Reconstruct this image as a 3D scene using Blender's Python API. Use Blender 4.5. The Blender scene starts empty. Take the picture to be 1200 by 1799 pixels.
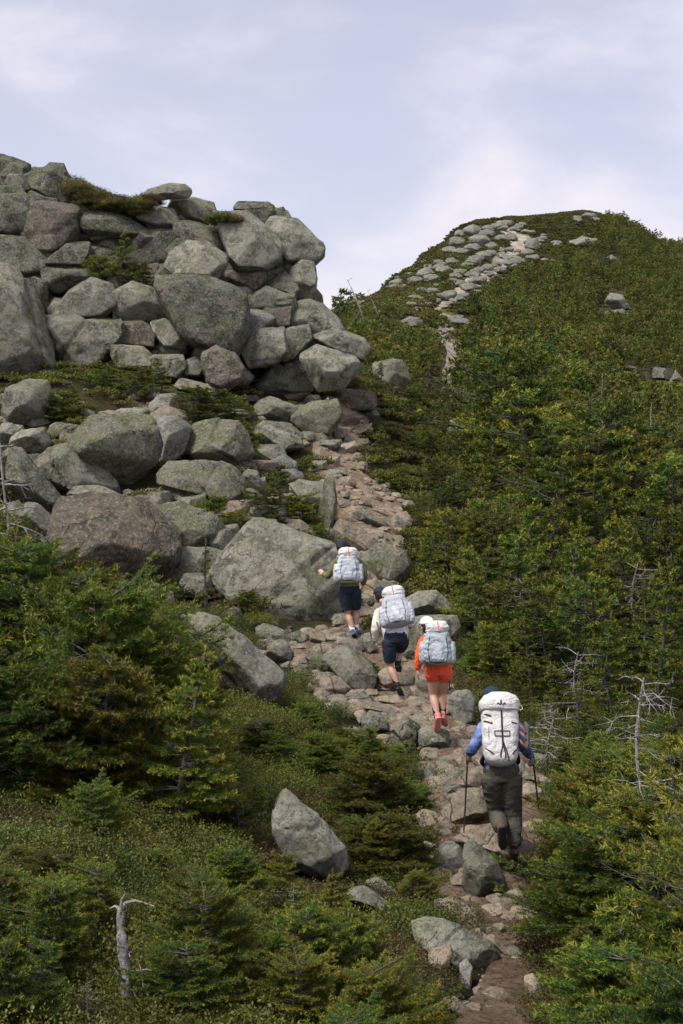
import bpy, bmesh, math, random
import numpy as np
from mathutils import Vector, Matrix, Quaternion
from mathutils.bvhtree import BVHTree

S = bpy.context.scene
COL = S.collection
R = math.radians
F = 2500.0            # focal length of the lens, in photo pixels; the eye is the origin, looking level along +Y

# ------------------------------------------------------------------ camera, sky, sun, exposure
cd = bpy.data.cameras.new('camera')
cam = bpy.data.objects.new('camera', cd); COL.objects.link(cam)
cam.location = (0, 0, 0); cam.rotation_euler = (R(90), 0, 0)
cd.sensor_fit = 'VERTICAL'; cd.sensor_height = 36.0; cd.lens = 36.0 * F / 1799.0
cd.clip_start = 0.1; cd.clip_end = 6000
S.camera = cam

SUN_EL, SUN_AZ = 58.0, -128.0     # height above the horizon, bearing from +Y (towards +X positive): high, behind and to the left
world = bpy.data.worlds.new('World'); S.world = world; world.use_nodes = True
wn, wl = world.node_tree.nodes, world.node_tree.links
wn.clear()
def wnode(t, **k):
    n = wn.new(t)
    for a, b in k.items(): setattr(n, a, b)
    return n
sky = wnode('ShaderNodeTexSky', sky_type='NISHITA', sun_disc=False)
sky.sun_elevation = R(SUN_EL); sky.sun_rotation = R(SUN_AZ); sky.air_density = 1.0; sky.dust_density = 1.5; sky.ozone_density = 2.0
tc = wnode('ShaderNodeTexCoord')
sep = wnode('ShaderNodeSeparateXYZ'); wl.new(tc.outputs['Generated'], sep.inputs[0])
# cloud deck: direction projected on a flat layer overhead
zz = wnode('ShaderNodeMath', operation='MAXIMUM'); wl.new(sep.outputs['Z'], zz.inputs[0]); zz.inputs[1].default_value = 0.0
za = wnode('ShaderNodeMath', operation='ADD'); wl.new(zz.outputs[0], za.inputs[0]); za.inputs[1].default_value = 0.42
dv = wnode('ShaderNodeVectorMath', operation='DIVIDE'); wl.new(tc.outputs['Generated'], dv.inputs[0])
cz = wnode('ShaderNodeCombineXYZ')
for i in range(3): wl.new(za.outputs[0], cz.inputs[i])
wl.new(cz.outputs[0], dv.inputs[1])
mp = wnode('ShaderNodeMapping'); wl.new(dv.outputs[0], mp.inputs['Vector'])
mp.inputs['Location'].default_value = (3.1, 0.4, 1.7); mp.inputs['Scale'].default_value = (1.0, 1.15, 1.3)
mp.inputs['Rotation'].default_value = (0, 0.25, 0.1)
n1 = wnode('ShaderNodeTexNoise'); n1.inputs['Scale'].default_value = 3.4; n1.inputs['Detail'].default_value = 7; n1.inputs['Roughness'].default_value = 0.52; n1.inputs['Distortion'].default_value = 0.25
n2 = wnode('ShaderNodeTexNoise'); n2.inputs['Scale'].default_value = 1.5; n2.inputs['Detail'].default_value = 3; n2.inputs['Roughness'].default_value = 0.5
wl.new(mp.outputs[0], n1.inputs['Vector']); wl.new(mp.outputs[0], n2.inputs['Vector'])
ad = wnode('ShaderNodeMath', operation='MULTIPLY_ADD'); wl.new(n2.outputs['Fac'], ad.inputs[0]); ad.inputs[1].default_value = 0.8; wl.new(n1.outputs['Fac'], ad.inputs[2])
lo = wnode('ShaderNodeMath', operation='MULTIPLY_ADD'); wl.new(zz.outputs[0], lo.inputs[0]); lo.inputs[1].default_value = -0.75; wl.new(ad.outputs[0], lo.inputs[2])
cr = wnode('ShaderNodeMapRange', interpolation_type='SMOOTHSTEP'); wl.new(lo.outputs[0], cr.inputs['Value'])
cr.inputs['From Min'].default_value = 0.56; cr.inputs['From Max'].default_value = 0.88; cr.inputs['To Min'].default_value = 0.42; cr.inputs['To Max'].default_value = 1.0
skm = wnode('ShaderNodeMix', data_type='RGBA', blend_type='MULTIPLY'); skm.inputs['Factor'].default_value = 1.0
wl.new(sky.outputs[0], skm.inputs[6]); skm.inputs[7].default_value = (1.28, 1.0, 0.90, 1)
ccol = wnode('ShaderNodeMix', data_type='RGBA')
wl.new(n1.outputs['Fac'], ccol.inputs['Factor'])
ccol.inputs[6].default_value = (3.75, 3.75, 4.6, 1); ccol.inputs[7].default_value = (5.5, 5.1, 5.3, 1)
mx = wnode('ShaderNodeMix', data_type='RGBA')
wl.new(cr.outputs[0], mx.inputs['Factor']); wl.new(skm.outputs[2], mx.inputs[6]); wl.new(ccol.outputs[2], mx.inputs[7])
bg = wnode('ShaderNodeBackground'); bg.inputs['Strength'].default_value = 0.10
wo = wnode('ShaderNodeOutputWorld'); wl.new(mx.outputs[2], bg.inputs['Color']); wl.new(bg.outputs[0], wo.inputs['Surface'])

sl = bpy.data.lights.new('sun', 'SUN'); sl.energy = 2.4; sl.angle = R(18); sl.color = (1.0, 0.975, 0.93)
so = bpy.data.objects.new('sun', sl); COL.objects.link(so)
sd = Vector((math.sin(R(SUN_AZ)) * math.cos(R(SUN_EL)), math.cos(R(SUN_AZ)) * math.cos(R(SUN_EL)), math.sin(R(SUN_EL))))
so.rotation_euler = sd.to_track_quat('Z', 'Y').to_euler(); so.location = (-20, 20, 60)
vs = S.view_settings; vs.view_transform = 'Standard'; vs.look = 'None'; vs.gamma = 1.0; vs.exposure = 0.94; vs.use_curve_mapping = False
S.cycles.max_bounces = 5; S.cycles.diffuse_bounces = 3; S.cycles.glossy_bounces = 2; S.cycles.transmission_bounces = 3

# ------------------------------------------------------------------ helpers
def tag(o, label=None, cat=None, group=None, kind=None):
    if label: o['label'] = label
    if cat: o['category'] = cat
    if group: o['group'] = group
    if kind: o['kind'] = kind
    return o

def empty(name, loc=(0, 0, 0), rz=0.0, s=1.0):
    o = bpy.data.objects.new(name, None); COL.objects.link(o)
    o.location = loc; o.rotation_euler = (0, 0, rz); o.scale = (s, s, s); o.empty_display_size = 0.2
    return o

def np_mesh(name, V, faces, mats, smooth=True, attrs=None, fmat=None):
    """V (n,3) array; faces (m,3) or (m,4) array, or a list of such arrays"""
    me = bpy.data.meshes.new(name)
    if not isinstance(faces, list): faces = [faces]
    faces = [np.asarray(f, dtype=np.int32) for f in faces if len(f)]
    V = np.asarray(V, dtype=np.float32)
    nl = sum(f.size for f in faces); nf = sum(len(f) for f in faces)
    me.vertices.add(len(V)); me.vertices.foreach_set('co', V.ravel())
    me.loops.add(nl); me.polygons.add(nf)
    me.loops.foreach_set('vertex_index', np.concatenate([f.ravel() for f in faces]))
    tot = np.concatenate([np.full(len(f), f.shape[1], dtype=np.int32) for f in faces])
    st = np.concatenate([[0], np.cumsum(tot)[:-1]]).astype(np.int32)
    me.polygons.foreach_set('loop_start', st)
    me.polygons.foreach_set('use_smooth', np.full(nf, smooth))
    if fmat is not None: me.polygons.foreach_set('material_index', np.asarray(fmat, dtype=np.int32))
    for k, a in (attrs or {}).items():
        at = me.attributes.new(k, 'FLOAT', 'POINT'); at.data.foreach_set('value', np.asarray(a, dtype=np.float32))
    for m in (mats if isinstance(mats, (list, tuple)) else [mats]): me.materials.append(m)
    me.update(calc_edges=True); me.validate()
    return me

def obj(name, me, parent=None, loc=(0, 0, 0)):
    o = bpy.data.objects.new(name, me); COL.objects.link(o); o.location = loc
    if parent: o.parent = parent
    return o

# ---- noise in numpy
def _hash(ix, iy, iz, seed):
    h = (ix.astype(np.int64) * 374761393 + iy.astype(np.int64) * 668265263 + iz.astype(np.int64) * 2147483647 + seed * 974634777) & 0xFFFFFFFF
    h = ((h ^ (h >> 13)) * 1274126177) & 0xFFFFFFFF
    return ((h ^ (h >> 16)) & 0xFFFF) / 32767.5 - 1.0
def vnoise(P, seed=0):
    i = np.floor(P); f = P - i; f = f * f * (3 - 2 * f); i = i.astype(np.int64)
    x, y, z = f[:, 0], f[:, 1], f[:, 2]; out = 0
    for dx in (0, 1):
        for dy in (0, 1):
            for dz in (0, 1):
                w = (x if dx else 1 - x) * (y if dy else 1 - y) * (z if dz else 1 - z)
                out = out + w * _hash(i[:, 0] + dx, i[:, 1] + dy, i[:, 2] + dz, seed)
    return out
def fbm(P, seed=0, octaves=4, rough=0.5):
    P = np.asarray(P, dtype=float); a = 1.0; s = 0; t = 0
    for k in range(octaves):
        s = s + a * vnoise(P * (2.03 ** k) + 17.1 * k, seed + k); t += a; a *= rough
    return s / t

# ------------------------------------------------------------------ materials
def mat(name):
    m = bpy.data.materials.new(name); m.use_nodes = True
    nt = m.node_tree; b = nt.nodes['Principled BSDF']
    return m, nt, b
def N(nt, t, **k):
    n = nt.nodes.new(t)
    for a, v in k.items():
        if a in n.inputs.keys() if hasattr(n.inputs, 'keys') else False: n.inputs[a].default_value = v
        else: setattr(n, a, v)
    return n
def noise(nt, vec, scale, detail=4, rough=0.5, dist=0.0):
    n = nt.nodes.new('ShaderNodeTexNoise'); n.inputs['Scale'].default_value = scale; n.inputs['Detail'].default_value = detail
    n.inputs['Roughness'].default_value = rough; n.inputs['Distortion'].default_value = dist
    nt.links.new(vec, n.inputs['Vector']); return n.outputs['Fac']
def ramp(nt, fac, a, b, lo=0.0, hi=1.0):
    n = nt.nodes.new('ShaderNodeMapRange'); n.interpolation_type = 'SMOOTHSTEP'
    n.inputs['From Min'].default_value = a; n.inputs['From Max'].default_value = b; n.inputs['To Min'].default_value = lo; n.inputs['To Max'].default_value = hi
    nt.links.new(fac, n.inputs['Value']); return n.outputs[0]
def mixc(nt, fac, a, b, mode='MIX'):
    n = nt.nodes.new('ShaderNodeMix'); n.data_type = 'RGBA'; n.blend_type = mode
    for s, v in ((0, fac), (6, a), (7, b)):
        if isinstance(v, (int, float)): n.inputs[s].default_value = v
        elif isinstance(v, tuple): n.inputs[s].default_value = (*v[:3], 1)
        else: nt.links.new(v, n.inputs[s])
    return n.outputs[2]
def math_(nt, op, a, b=0.0, c=0.0):
    n = nt.nodes.new('ShaderNodeMath'); n.operation = op
    for i, v in enumerate((a, b, c)):
        if isinstance(v, (int, float)): n.inputs[i].default_value = v
        else: nt.links.new(v, n.inputs[i])
    return n.outputs[0]
def bump(nt, h, dist, prev=None, strength=1.0):
    n = nt.nodes.new('ShaderNodeBump'); n.inputs['Distance'].default_value = dist; n.inputs['Strength'].default_value = strength
    nt.links.new(h, n.inputs['Height'])
    if prev is not None: nt.links.new(prev, n.inputs['Normal'])
    return n.outputs[0]
def attr(nt, name):
    n = nt.nodes.new('ShaderNodeAttribute'); n.attribute_name = name; return n.outputs['Fac']

def rock_material(name, a, b, lichen=0.5, lcol=(0.20, 0.22, 0.09), dark=0.5, pink=0.25, pale=0.4, s=1.0, crack=1.0):
    m, nt, B = mat(name)
    tcn = nt.nodes.new('ShaderNodeTexCoord'); oi = nt.nodes.new('ShaderNodeObjectInfo')
    sc = nt.nodes.new('ShaderNodeVectorMath'); sc.operation = 'MULTIPLY_ADD'
    cb = nt.nodes.new('ShaderNodeCombineXYZ')
    r60 = math_(nt, 'MULTIPLY', oi.outputs['Random'], 60.0)
    nt.links.new(r60, cb.inputs[0]); nt.links.new(r60, cb.inputs[2])
    nt.links.new(tcn.outputs['Object'], sc.inputs[0]); sc.inputs[1].default_value = (s, s, s); nt.links.new(cb.outputs[0], sc.inputs[2])
    v = sc.outputs[0]
    geo = nt.nodes.new('ShaderNodeNewGeometry'); sp = nt.nodes.new('ShaderNodeSeparateXYZ'); nt.links.new(geo.outputs['Normal'], sp.inputs[0])
    up = sp.outputs['Z']
    big = noise(nt, v, 0.9, 5, 0.6, 0.4)
    c = mixc(nt, ramp(nt, big, 0.35, 0.65), a, b)
    # tone of this one rock against its neighbours
    hv = nt.nodes.new('ShaderNodeHueSaturation'); nt.links.new(c, hv.inputs['Color'])
    nt.links.new(math_(nt, 'MULTIPLY_ADD', oi.outputs['Random'], 0.40, 0.80), hv.inputs['Value'])
    c = hv.outputs[0]
    pk = noise(nt, v, 1.7, 6, 0.6, 0.8)
    c = mixc(nt, math_(nt, 'MULTIPLY', ramp(nt, pk, 0.52, 0.66), pink), c, (0.35, 0.260, 0.190))
    dk = noise(nt, v, 2.6, 9, 0.68, 0.3)
    c = mixc(nt, math_(nt, 'MULTIPLY', ramp(nt, dk, 0.49, 0.58), dark), c, (0.050, 0.055, 0.045))
    lc = noise(nt, v, 2.1, 10, 0.70, 0.2)
    lf = math_(nt, 'MULTIPLY', ramp(nt, math_(nt, 'MULTIPLY_ADD', up, 0.05, lc), 0.50, 0.60), lichen)
    c = mixc(nt, lf, c, lcol)
    ly = noise(nt, v, 7.0, 8, 0.7)
    c = mixc(nt, math_(nt, 'MULTIPLY', ramp(nt, ly, 0.60, 0.66), lichen * 0.9), c, (0.27, 0.30, 0.09))
    wh = noise(nt, v, 5.2, 7, 0.72)
    c = mixc(nt, math_(nt, 'MULTIPLY', ramp(nt, wh, 0.58, 0.65), pale), c, (0.46, 0.46, 0.42))
    # crystals and small black lichens
    g = noise(nt, v, 55.0, 3, 0.7)
    c = mixc(nt, ramp(nt, g, 0.56, 0.68, 0, 0.75), c, (0.05, 0.052, 0.05))
    g3 = noise(nt, v, 15.0, 5, 0.75)
    c = mixc(nt, ramp(nt, g3, 0.54, 0.62, 0, 0.55), c, (0.06, 0.065, 0.05)); c = mixc(nt, ramp(nt, g3, 0.46, 0.38, 0, 0.5), c, (0.50, 0.48, 0.41))
    g2 = noise(nt, v, 34.0, 3, 0.7)
    c = mixc(nt, ramp(nt, g2, 0.58, 0.70, 0, 0.6), c, (0.52, 0.50, 0.44))
    vo = nt.nodes.new('ShaderNodeTexVoronoi'); vo.feature = 'DISTANCE_TO_EDGE'; vo.inputs['Scale'].default_value = 0.75
    dv_ = nt.nodes.new('ShaderNodeVectorMath'); dv_.operation = 'MULTIPLY_ADD'
    nn = nt.nodes.new('ShaderNodeTexNoise'); nn.inputs['Scale'].default_value = 1.6; nn.inputs['Detail'].default_value = 6; nt.links.new(v, nn.inputs['Vector'])
    nt.links.new(nn.outputs['Color'], dv_.inputs[0]); dv_.inputs[1].default_value = (0.9, 0.9, 0.9); nt.links.new(v, dv_.inputs[2])
    nt.links.new(dv_.outputs[0], vo.inputs['Vector'])
    ck = ramp(nt, vo.outputs['Distance'], 0.0, 0.014)
    brk = ramp(nt, noise(nt, v, 1.1, 2), 0.52, 0.58)
    ckm = math_(nt, 'MULTIPLY', math_(nt, 'SUBTRACT', 1.0, ck), math_(nt, 'MULTIPLY', brk, crack))
    c = mixc(nt, math_(nt, 'MULTIPLY', ckm, 0.6), c, (0.03, 0.03, 0.026))
    nt.links.new(c, B.inputs['Base Color']); B.inputs['Roughness'].default_value = 0.93; B.inputs['Specular IOR Level'].default_value = 0.2
    b1 = bump(nt, noise(nt, v, 3.2, 10, 0.72), 0.42)
    b2 = bump(nt, noise(nt, v, 22.0, 6, 0.75), 0.07, b1)
    b3 = bump(nt, math_(nt, 'SUBTRACT', 1.0, ckm), 0.05, b2)
    nt.links.new(b3, B.inputs['Normal'])
    return m

M = {}
M['cliff'] = rock_material('cliff_rock', (0.128, 0.142, 0.104), (0.228, 0.232, 0.172), 0.60, (0.110, 0.135, 0.050), 0.85, 0.45, 0.30)
M['boulder'] = rock_material('boulder_rock', (0.298, 0.305, 0.232), (0.435, 0.428, 0.335), 0.45, (0.175, 0.195, 0.080), 0.62, 0.35, 0.35, crack=.35)
M['green'] = rock_material('lichen_rock', (0.230, 0.230, 0.165), (0.330, 0.315, 0.230), 0.60, (0.180, 0.215, 0.080), 0.60, 0.15, 0.25)
M['rust'] = rock_material('rusty_rock', (0.185, 0.165, 0.125), (0.260, 0.215, 0.160), 0.30, (0.120, 0.130, 0.065), 0.70, 0.95, 0.18)
M['trailrock'] = rock_material('trail_rock', (0.395, 0.315, 0.225), (0.570, 0.462, 0.340), 0.15, (0.25, 0.25, 0.13), 0.25, 0.25, 0.25)
M['grey'] = rock_material('grey_rock', (0.270, 0.270, 0.245), (0.400, 0.390, 0.340), 0.45, (0.21, 0.23, 0.11), 0.45, 0.18, 0.45)
M['pale'] = rock_material('pale_lichen_rock', (0.330, 0.325, 0.270), (0.480, 0.465, 0.390), 0.55, (0.270, 0.290, 0.150), 0.45, 0.20, 0.50)
M['far'] = rock_material('far_rock', (0.130, 0.138, 0.118), (0.225, 0.222, 0.188), 0.35, (0.16, 0.18, 0.09), 0.45, 0.10, 0.25, s=0.5, crack=0.5)

# ground: soil and moss under the plants, pale gravel where feet have worn it (attribute 'bare'), rock rubble (attribute 'stony')
m, nt, B = mat('ground_soil'); M['ground'] = m
v = nt.nodes.new('ShaderNodeTexCoord').outputs['Object']
big = noise(nt, v, 0.35, 6, 0.6); fine = noise(nt, v, 9.0, 6, 0.7); ff = noise(nt, v, 3.0, 6, 0.65)
c = mixc(nt, ramp(nt, ff, 0.40, 0.62), (0.034, 0.030, 0.018), (0.048, 0.052, 0.020))
c = mixc(nt, ramp(nt, fine, 0.5, 0.65, 0, .6), c, (0.080, 0.058, 0.036))
moss = attr(nt, 'moss')
mc = mixc(nt, ramp(nt, noise(nt, v, 0.9, 6, 0.65), 0.38, 0.62), (0.060, 0.066, 0.022), (0.115, 0.100, 0.040))
mc = mixc(nt, ramp(nt, noise(nt, v, 4.0, 6, 0.7), 0.5, 0.64, 0, .7), mc, (0.034, 0.044, 0.018))
c = mixc(nt, moss, c, mc)
dirt = mixc(nt, ramp(nt, noise(nt, v, 1.4, 6, 0.65), 0.38, 0.62), (0.310, 0.215, 0.135), (0.480, 0.362, 0.250))
dirt = mixc(nt, ramp(nt, noise(nt, v, 14.0, 5, 0.7), 0.46, 0.62, 0, .8), dirt, (0.130, 0.085, 0.055))
dirt = mixc(nt, ramp(nt, noise(nt, v, 30.0, 4, 0.7), 0.56, 0.66, 0, .8), dirt, (0.48, 0.39, 0.30))
bare = attr(nt, 'bare')
bf = ramp(nt, math_(nt, 'ADD', bare, math_(nt, 'MULTIPLY_ADD', ff, 0.5, -0.25)), 0.35, 0.60)
far_ = nt.nodes.new('ShaderNodeSeparateXYZ'); nt.links.new(v, far_.inputs[0])
dirt = mixc(nt, ramp(nt, far_.outputs['Y'], 60, 90, 0, .65), dirt, mixc(nt, ramp(nt, noise(nt, v, 0.6, 8, .75), .42, .58), (0.20, 0.20, 0.16), (0.44, 0.40, 0.34)))
c = mixc(nt, bf, c, dirt)
nt.links.new(c, B.inputs['Base Color']); B.inputs['Roughness'].default_value = 1.0; B.inputs['Specular IOR Level'].default_value = 0.1
nb = bump(nt, noise(nt, v, 4.0, 9, 0.7), 0.12); nb = bump(nt, noise(nt, v, 32.0, 5, 0.7), 0.03, nb)
nt.links.new(nb, B.inputs['Normal'])

# ------------------------------------------------------------------ terrain
# the lie of the land: (photo column, photo row, metres ahead) of points on the ground; between them the height is interpolated
G = [
 (880,1799,10.8),(900,1650,12.9),(905,1515,14.8),(850,1400,16.9),(790,1310,19.2),(770,1285,20.0),(705,1222,22.0),(625,1122,25.3),(655,1050,28.2),
 (640,960,32),(640,920,34),(600,850,38),(590,780,42),(610,720,45),(620,690,47),
 (100,690,39),(300,690,41),(450,700,43),(550,690,45),(0,760,36.5),(100,780,36),(300,850,33.5),(420,900,31.5),(500,800,40),(520,900,33),(430,860,34),
 (200,1035,26.5),(50,930,30),(-150,930,29),(350,1050,26.5),(450,1130,24.3),(520,1120,25.0),(340,1150,22.5),
 (0,1200,19.5),(150,1230,19.0),(300,1250,19.5),(450,1260,20.2),(550,1270,20.6),(640,1270,20.6),(560,1180,22.8),
 (0,1400,13.8),(150,1430,13.5),(300,1440,14.5),(450,1460,15.3),(600,1450,16.2),(700,1400,17.4),(740,1330,18.8),(620,1340,18.5),
 (0,1600,10.0),(150,1600,10.4),(300,1610,11.3),(450,1600,12.2),(600,1590,13.2),(700,1580,13.9),
 (0,1799,8.0),(150,1799,8.2),(300,1799,8.6),(450,1799,9.2),(600,1799,9.8),(720,1799,10.3),
 (-250,1799,8),(-250,1500,12),(-250,1250,18),(-250,1000,27),(-250,800,36),(-600,1600,9),(-600,1200,20),(-600,900,34),
 (960,1799,10.9),(1100,1799,10.8),(1250,1799,10.6),(960,1500,15.3),(1080,1560,14.5),(1250,1560,14.0),(960,1380,18.4),(1080,1400,18),(1250,1400,17.5),
 (860,1260,21.3),(960,1260,22),(1100,1250,23),(1250,1240,23.5),(820,1130,25.8),(900,1130,27),(1050,1110,29),(1250,1100,30),
 (730,1030,29.5),(800,1000,33),(900,990,35),(1050,980,37),(1250,980,38),(720,930,35),(800,900,41),(900,900,44),(1050,900,48),(1250,900,50),
 (680,840,41),(680,760,47),(700,700,55),(720,640,75),(800,820,52),(900,810,60),(1050,820,66),(1250,830,68),
 (800,740,68),(900,740,84),(1050,750,92),(1250,760,95),(660,600,84),(720,590,105),(790,650,92),(800,590,125),(900,660,128),(1050,670,130),(1250,690,130),
 (640,560,120),(610,550,150),(650,530,185),(720,530,160),(800,540,155),(900,590,165),(1050,600,175),(1250,615,178),
 (700,490,215),(750,450,250),(800,480,205),(850,480,205),(900,520,205),(1050,530,225),(1200,535,230),
 (800,410,285),(830,400,300),(870,392,310),(900,430,262),(960,385,330),(1030,378,345),(1000,440,265),(1100,400,335),(1200,440,320),(1300,490,310),(1150,470,275),
 (600,547,165),(560,575,170),
]
MX = [  # beyond the skyline and behind the cliff: (photo column, metres ahead, height in metres)
 (600,260,20),(650,300,30),(700,300,35),(800,420,45),(870,430,48),(1030,480,52),(1200,440,40),(500,200,14),(500,120,10),(400,80,6),(200,80,5),(0,80,4),(550,80,7),
 (-300,80,2),(300,200,5),(0,200,-5),(0,400,-60),(500,500,-30),(1000,900,-60),(1500,900,-60),(500,1400,-200),(-500,1400,-300),(1700,1400,-250),(-1500,600,-100),(2500,600,-50),
 (0,52,8.0),(150,53,8.0),(300,54,7.6),(450,55,6.5),(530,56,5.2),(580,58,5.5),(620,62,6.5),(-200,52,8),(0,46,5.0),(250,47,5.2),(450,49,5.2),
 (600,1.2,-1.6),(0,1.2,-1.6),(1200,1.2,-1.6),(600,3,-1.7),(0,3,-1.7),(1200,3,-1.9),(600,6,-2.9),(100,6,-2.7),(1100,6,-3.1),(880,8.5,-3.7),(-1500,3,-1.7),(2500,3,-1.9),
 (-1500,20,-2.5),(2500,20,-4),(-1500,60,1),(2500,60,0),(2000,120,3),(2000,250,20),(1600,330,40),
]
def fu(px): return (np.asarray(px, float) - 600) / F
pts = np.array([(fu(x), math.log(Y), (900 - y) / F) for x, y, Y in G] + [(fu(x), math.log(Y), z / Y) for x, Y, z in MX])
UW = 3.2
ctr = np.stack([pts[:, 0] * UW, pts[:, 1]], 1)
def _K(A, Bc): return np.sqrt(((A[:, None, :] - Bc[None, :, :]) ** 2).sum(-1) + 1e-4)
_n = len(ctr); _A = np.zeros((_n + 3, _n + 3)); _A[:_n, :_n] = -_K(ctr, ctr) - np.eye(_n) * 0.002
_A[:_n, _n] = 1; _A[_n, :_n] = 1; _A[:_n, _n + 1:] = ctr; _A[_n + 1:, :_n] = ctr.T
_w = np.linalg.solve(_A, np.concatenate([pts[:, 2], np.zeros(3)]))
def elev(u, lnY):
    """height / distance of the ground"""
    u = np.atleast_1d(np.asarray(u, float)); lnY = np.atleast_1d(np.asarray(lnY, float)); out = np.empty(len(u))
    for i in range(0, len(u), 20000):
        q = np.stack([u[i:i + 20000] * UW, lnY[i:i + 20000]], 1)
        out[i:i + 20000] = -_K(q, ctr) @ _w[:_n] + _w[_n] + q @ _w[_n + 1:]
    return out
def ground_z(x, y):
    x = np.atleast_1d(np.asarray(x, float)); y = np.maximum(np.atleast_1d(np.asarray(y, float)), 0.8)
    return elev(x / y, np.log(y)) * y
_T = np.linspace(math.log(4), math.log(420), 700)
def hit(px, py):
    """where the line of sight through a photo point first meets the ground"""
    e = elev(np.full(len(_T), fu(px)), _T); t = (900 - py) / F
    k = np.argmax(e >= t) if (e >= t).any() else len(_T) - 1
    if k > 0:
        a, b = e[k - 1], e[k]; lt = _T[k - 1] + (_T[k] - _T[k - 1]) * min(1, max(0, (t - a) / (b - a + 1e-9)))
    else: lt = _T[0]
    return math.exp(lt)
def at(px, py, Y): return Vector(((px - 600) / F * Y, Y, (900 - py) / F * Y))
def pxof(x, y, z): return 600 + np.asarray(x) / y * F, 900 - np.asarray(z) / y * F

TRAIL = [(1830,795,948),(1799,800,945),(1740,835,938),(1700,850,932),(1660,835,925),(1620,800,922),(1580,775,925),(1540,765,935),(1500,765,942),(1460,760,955),(1420,750,968),(1380,745,978),(1340,745,950),
 (1310,735,880),(1285,690,840),(1250,600,810),(1210,565,790),(1180,540,770),(1150,450,760),(1125,440,700),(1105,590,680),(1060,625,685),(1010,625,690),(960,600,700),(920,590,712),(885,583,705),(860,578,680),
 (830,555,640),(800,555,625),(770,555,640),(740,570,645),(710,580,655),(695,590,655)]
_tp = np.array(TRAIL[::-1], float)
def trail_mask(px, py):
    l = np.interp(py, _tp[:, 0], _tp[:, 1]); r = np.interp(py, _tp[:, 0], _tp[:, 2])
    d = np.minimum(px - l, r - px)          # pixels inside
    return np.where((py < 690) | (py > 1850), -99, d)
FARPATH = [(795,700,8),(790,650,12),(800,610,13),(775,590,11),(795,570,13),(765,545,10),(800,520,16),(835,490,18),(870,468,17),(905,440,14),(940,432,9),(900,415,12),(880,400,12)]
def seg_d(px, py, L):
    best = np.full(np.shape(px), -99.0)
    for (a, b, w), (c_, d, w2) in zip(L[:-1], L[1:]):
        vx, vy = c_ - a, d - b; t = np.clip(((px - a) * vx + (py - b) * vy) / (vx * vx + vy * vy), 0, 1)
        best = np.maximum(best, (w + (w2 - w) * t) - np.hypot(px - a - vx * t, (py - b - vy * t) * 1.3))
    return best
def in_poly(px, py, P):
    px = np.atleast_1d(px); py = np.atleast_1d(py); ins = np.zeros(px.shape, bool); n = len(P)
    for i in range(n):
        x1, y1 = P[i]; x2, y2 = P[(i + 1) % n]
        if y1 == y2: continue
        c_ = ((y1 > py) != (y2 > py)) & (px < (x2 - x1) * (py - y1) / (y2 - y1) + x1); ins ^= c_
    return ins
BAREHILL = [(690,585),(640,560),(585,560),(600,530),(700,480),(800,395),(1060,365),(1075,400),(1000,470),(880,500),(830,560),(850,600),(930,620),(900,650),(840,610),(700,610)]
_us = np.concatenate([np.linspace(-1.3, -0.34, 40, endpoint=False), np.linspace(-0.34, 0.36, 400, endpoint=False), np.linspace(0.36, 1.3, 40)])
_ls = np.concatenate([np.linspace(math.log(1.0), math.log(7.5), 20, endpoint=False), np.linspace(math.log(7.5), math.log(60), 300, endpoint=False), np.linspace(math.log(60), math.log(360), 140, endpoint=False), np.linspace(math.log(360), math.log(1500), 20)])
UU, LL = np.meshgrid(_us, _ls); YY = np.exp(LL).ravel(); XX = UU.ravel() * YY
ZZ = elev(UU.ravel(), LL.ravel()) * YY
PX, PY = pxof(XX, YY, ZZ)
tm = trail_mask(PX, PY) + 16 * fbm(np.stack([PX / 45, PY / 38, PX * 0], 1), 21, 3); tm = np.where((YY > 9) & (YY < 49), tm, -99)
fm = np.where(YY > 70, seg_d(PX, PY, FARPATH) + 16 * fbm(np.stack([PX / 22, PY / 16, PX * 0], 1), 22, 3), -99)
bare = np.clip(tm / 14 + 0.4, 0, 1); bare = np.maximum(bare, np.clip(fm / 10 + 0.3, 0, 1))
soilpatch = in_poly(PX, PY, [(375,880),(440,878),(445,900),(380,902)]) | in_poly(PX, PY, [(590,1040),(650,1040),(640,1130),(590,1120)])
bare = np.where(soilpatch & (YY < 40), 0.9, bare)
moss = np.where(YY > 100, np.where(in_poly(PX, PY, BAREHILL), 1.0, 0.1), np.clip(0.35 + 0.8 * fbm(np.stack([XX, YY, ZZ], 1) * 0.5, 5, 3), 0, 1))
rug = fbm(np.stack([XX, YY, ZZ * 0.3], 1) * 1.6, 3, 4, 0.55)
Zd = ZZ + rug * np.where(bare > 0.3, 0.05, 0.10) * np.clip(YY / 25, 0.5, 6) + np.where(tm > 0, 0, 0)
nu, nl_ = len(_us), len(_ls)
idx = np.arange(nu * nl_).reshape(nl_, nu)
Fq = np.stack([idx[:-1, :-1].ravel(), idx[:-1, 1:].ravel(), idx[1:, 1:].ravel(), idx[1:, :-1].ravel()], 1)
tv = np.stack([XX, YY, Zd], 1)
ground = obj('ground', np_mesh('ground', tv, Fq, M['ground'], True, {'bare': bare * 0 + np.where(YY > 60, bare, 0), 'moss': moss})); tag(ground, kind='structure')
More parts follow.
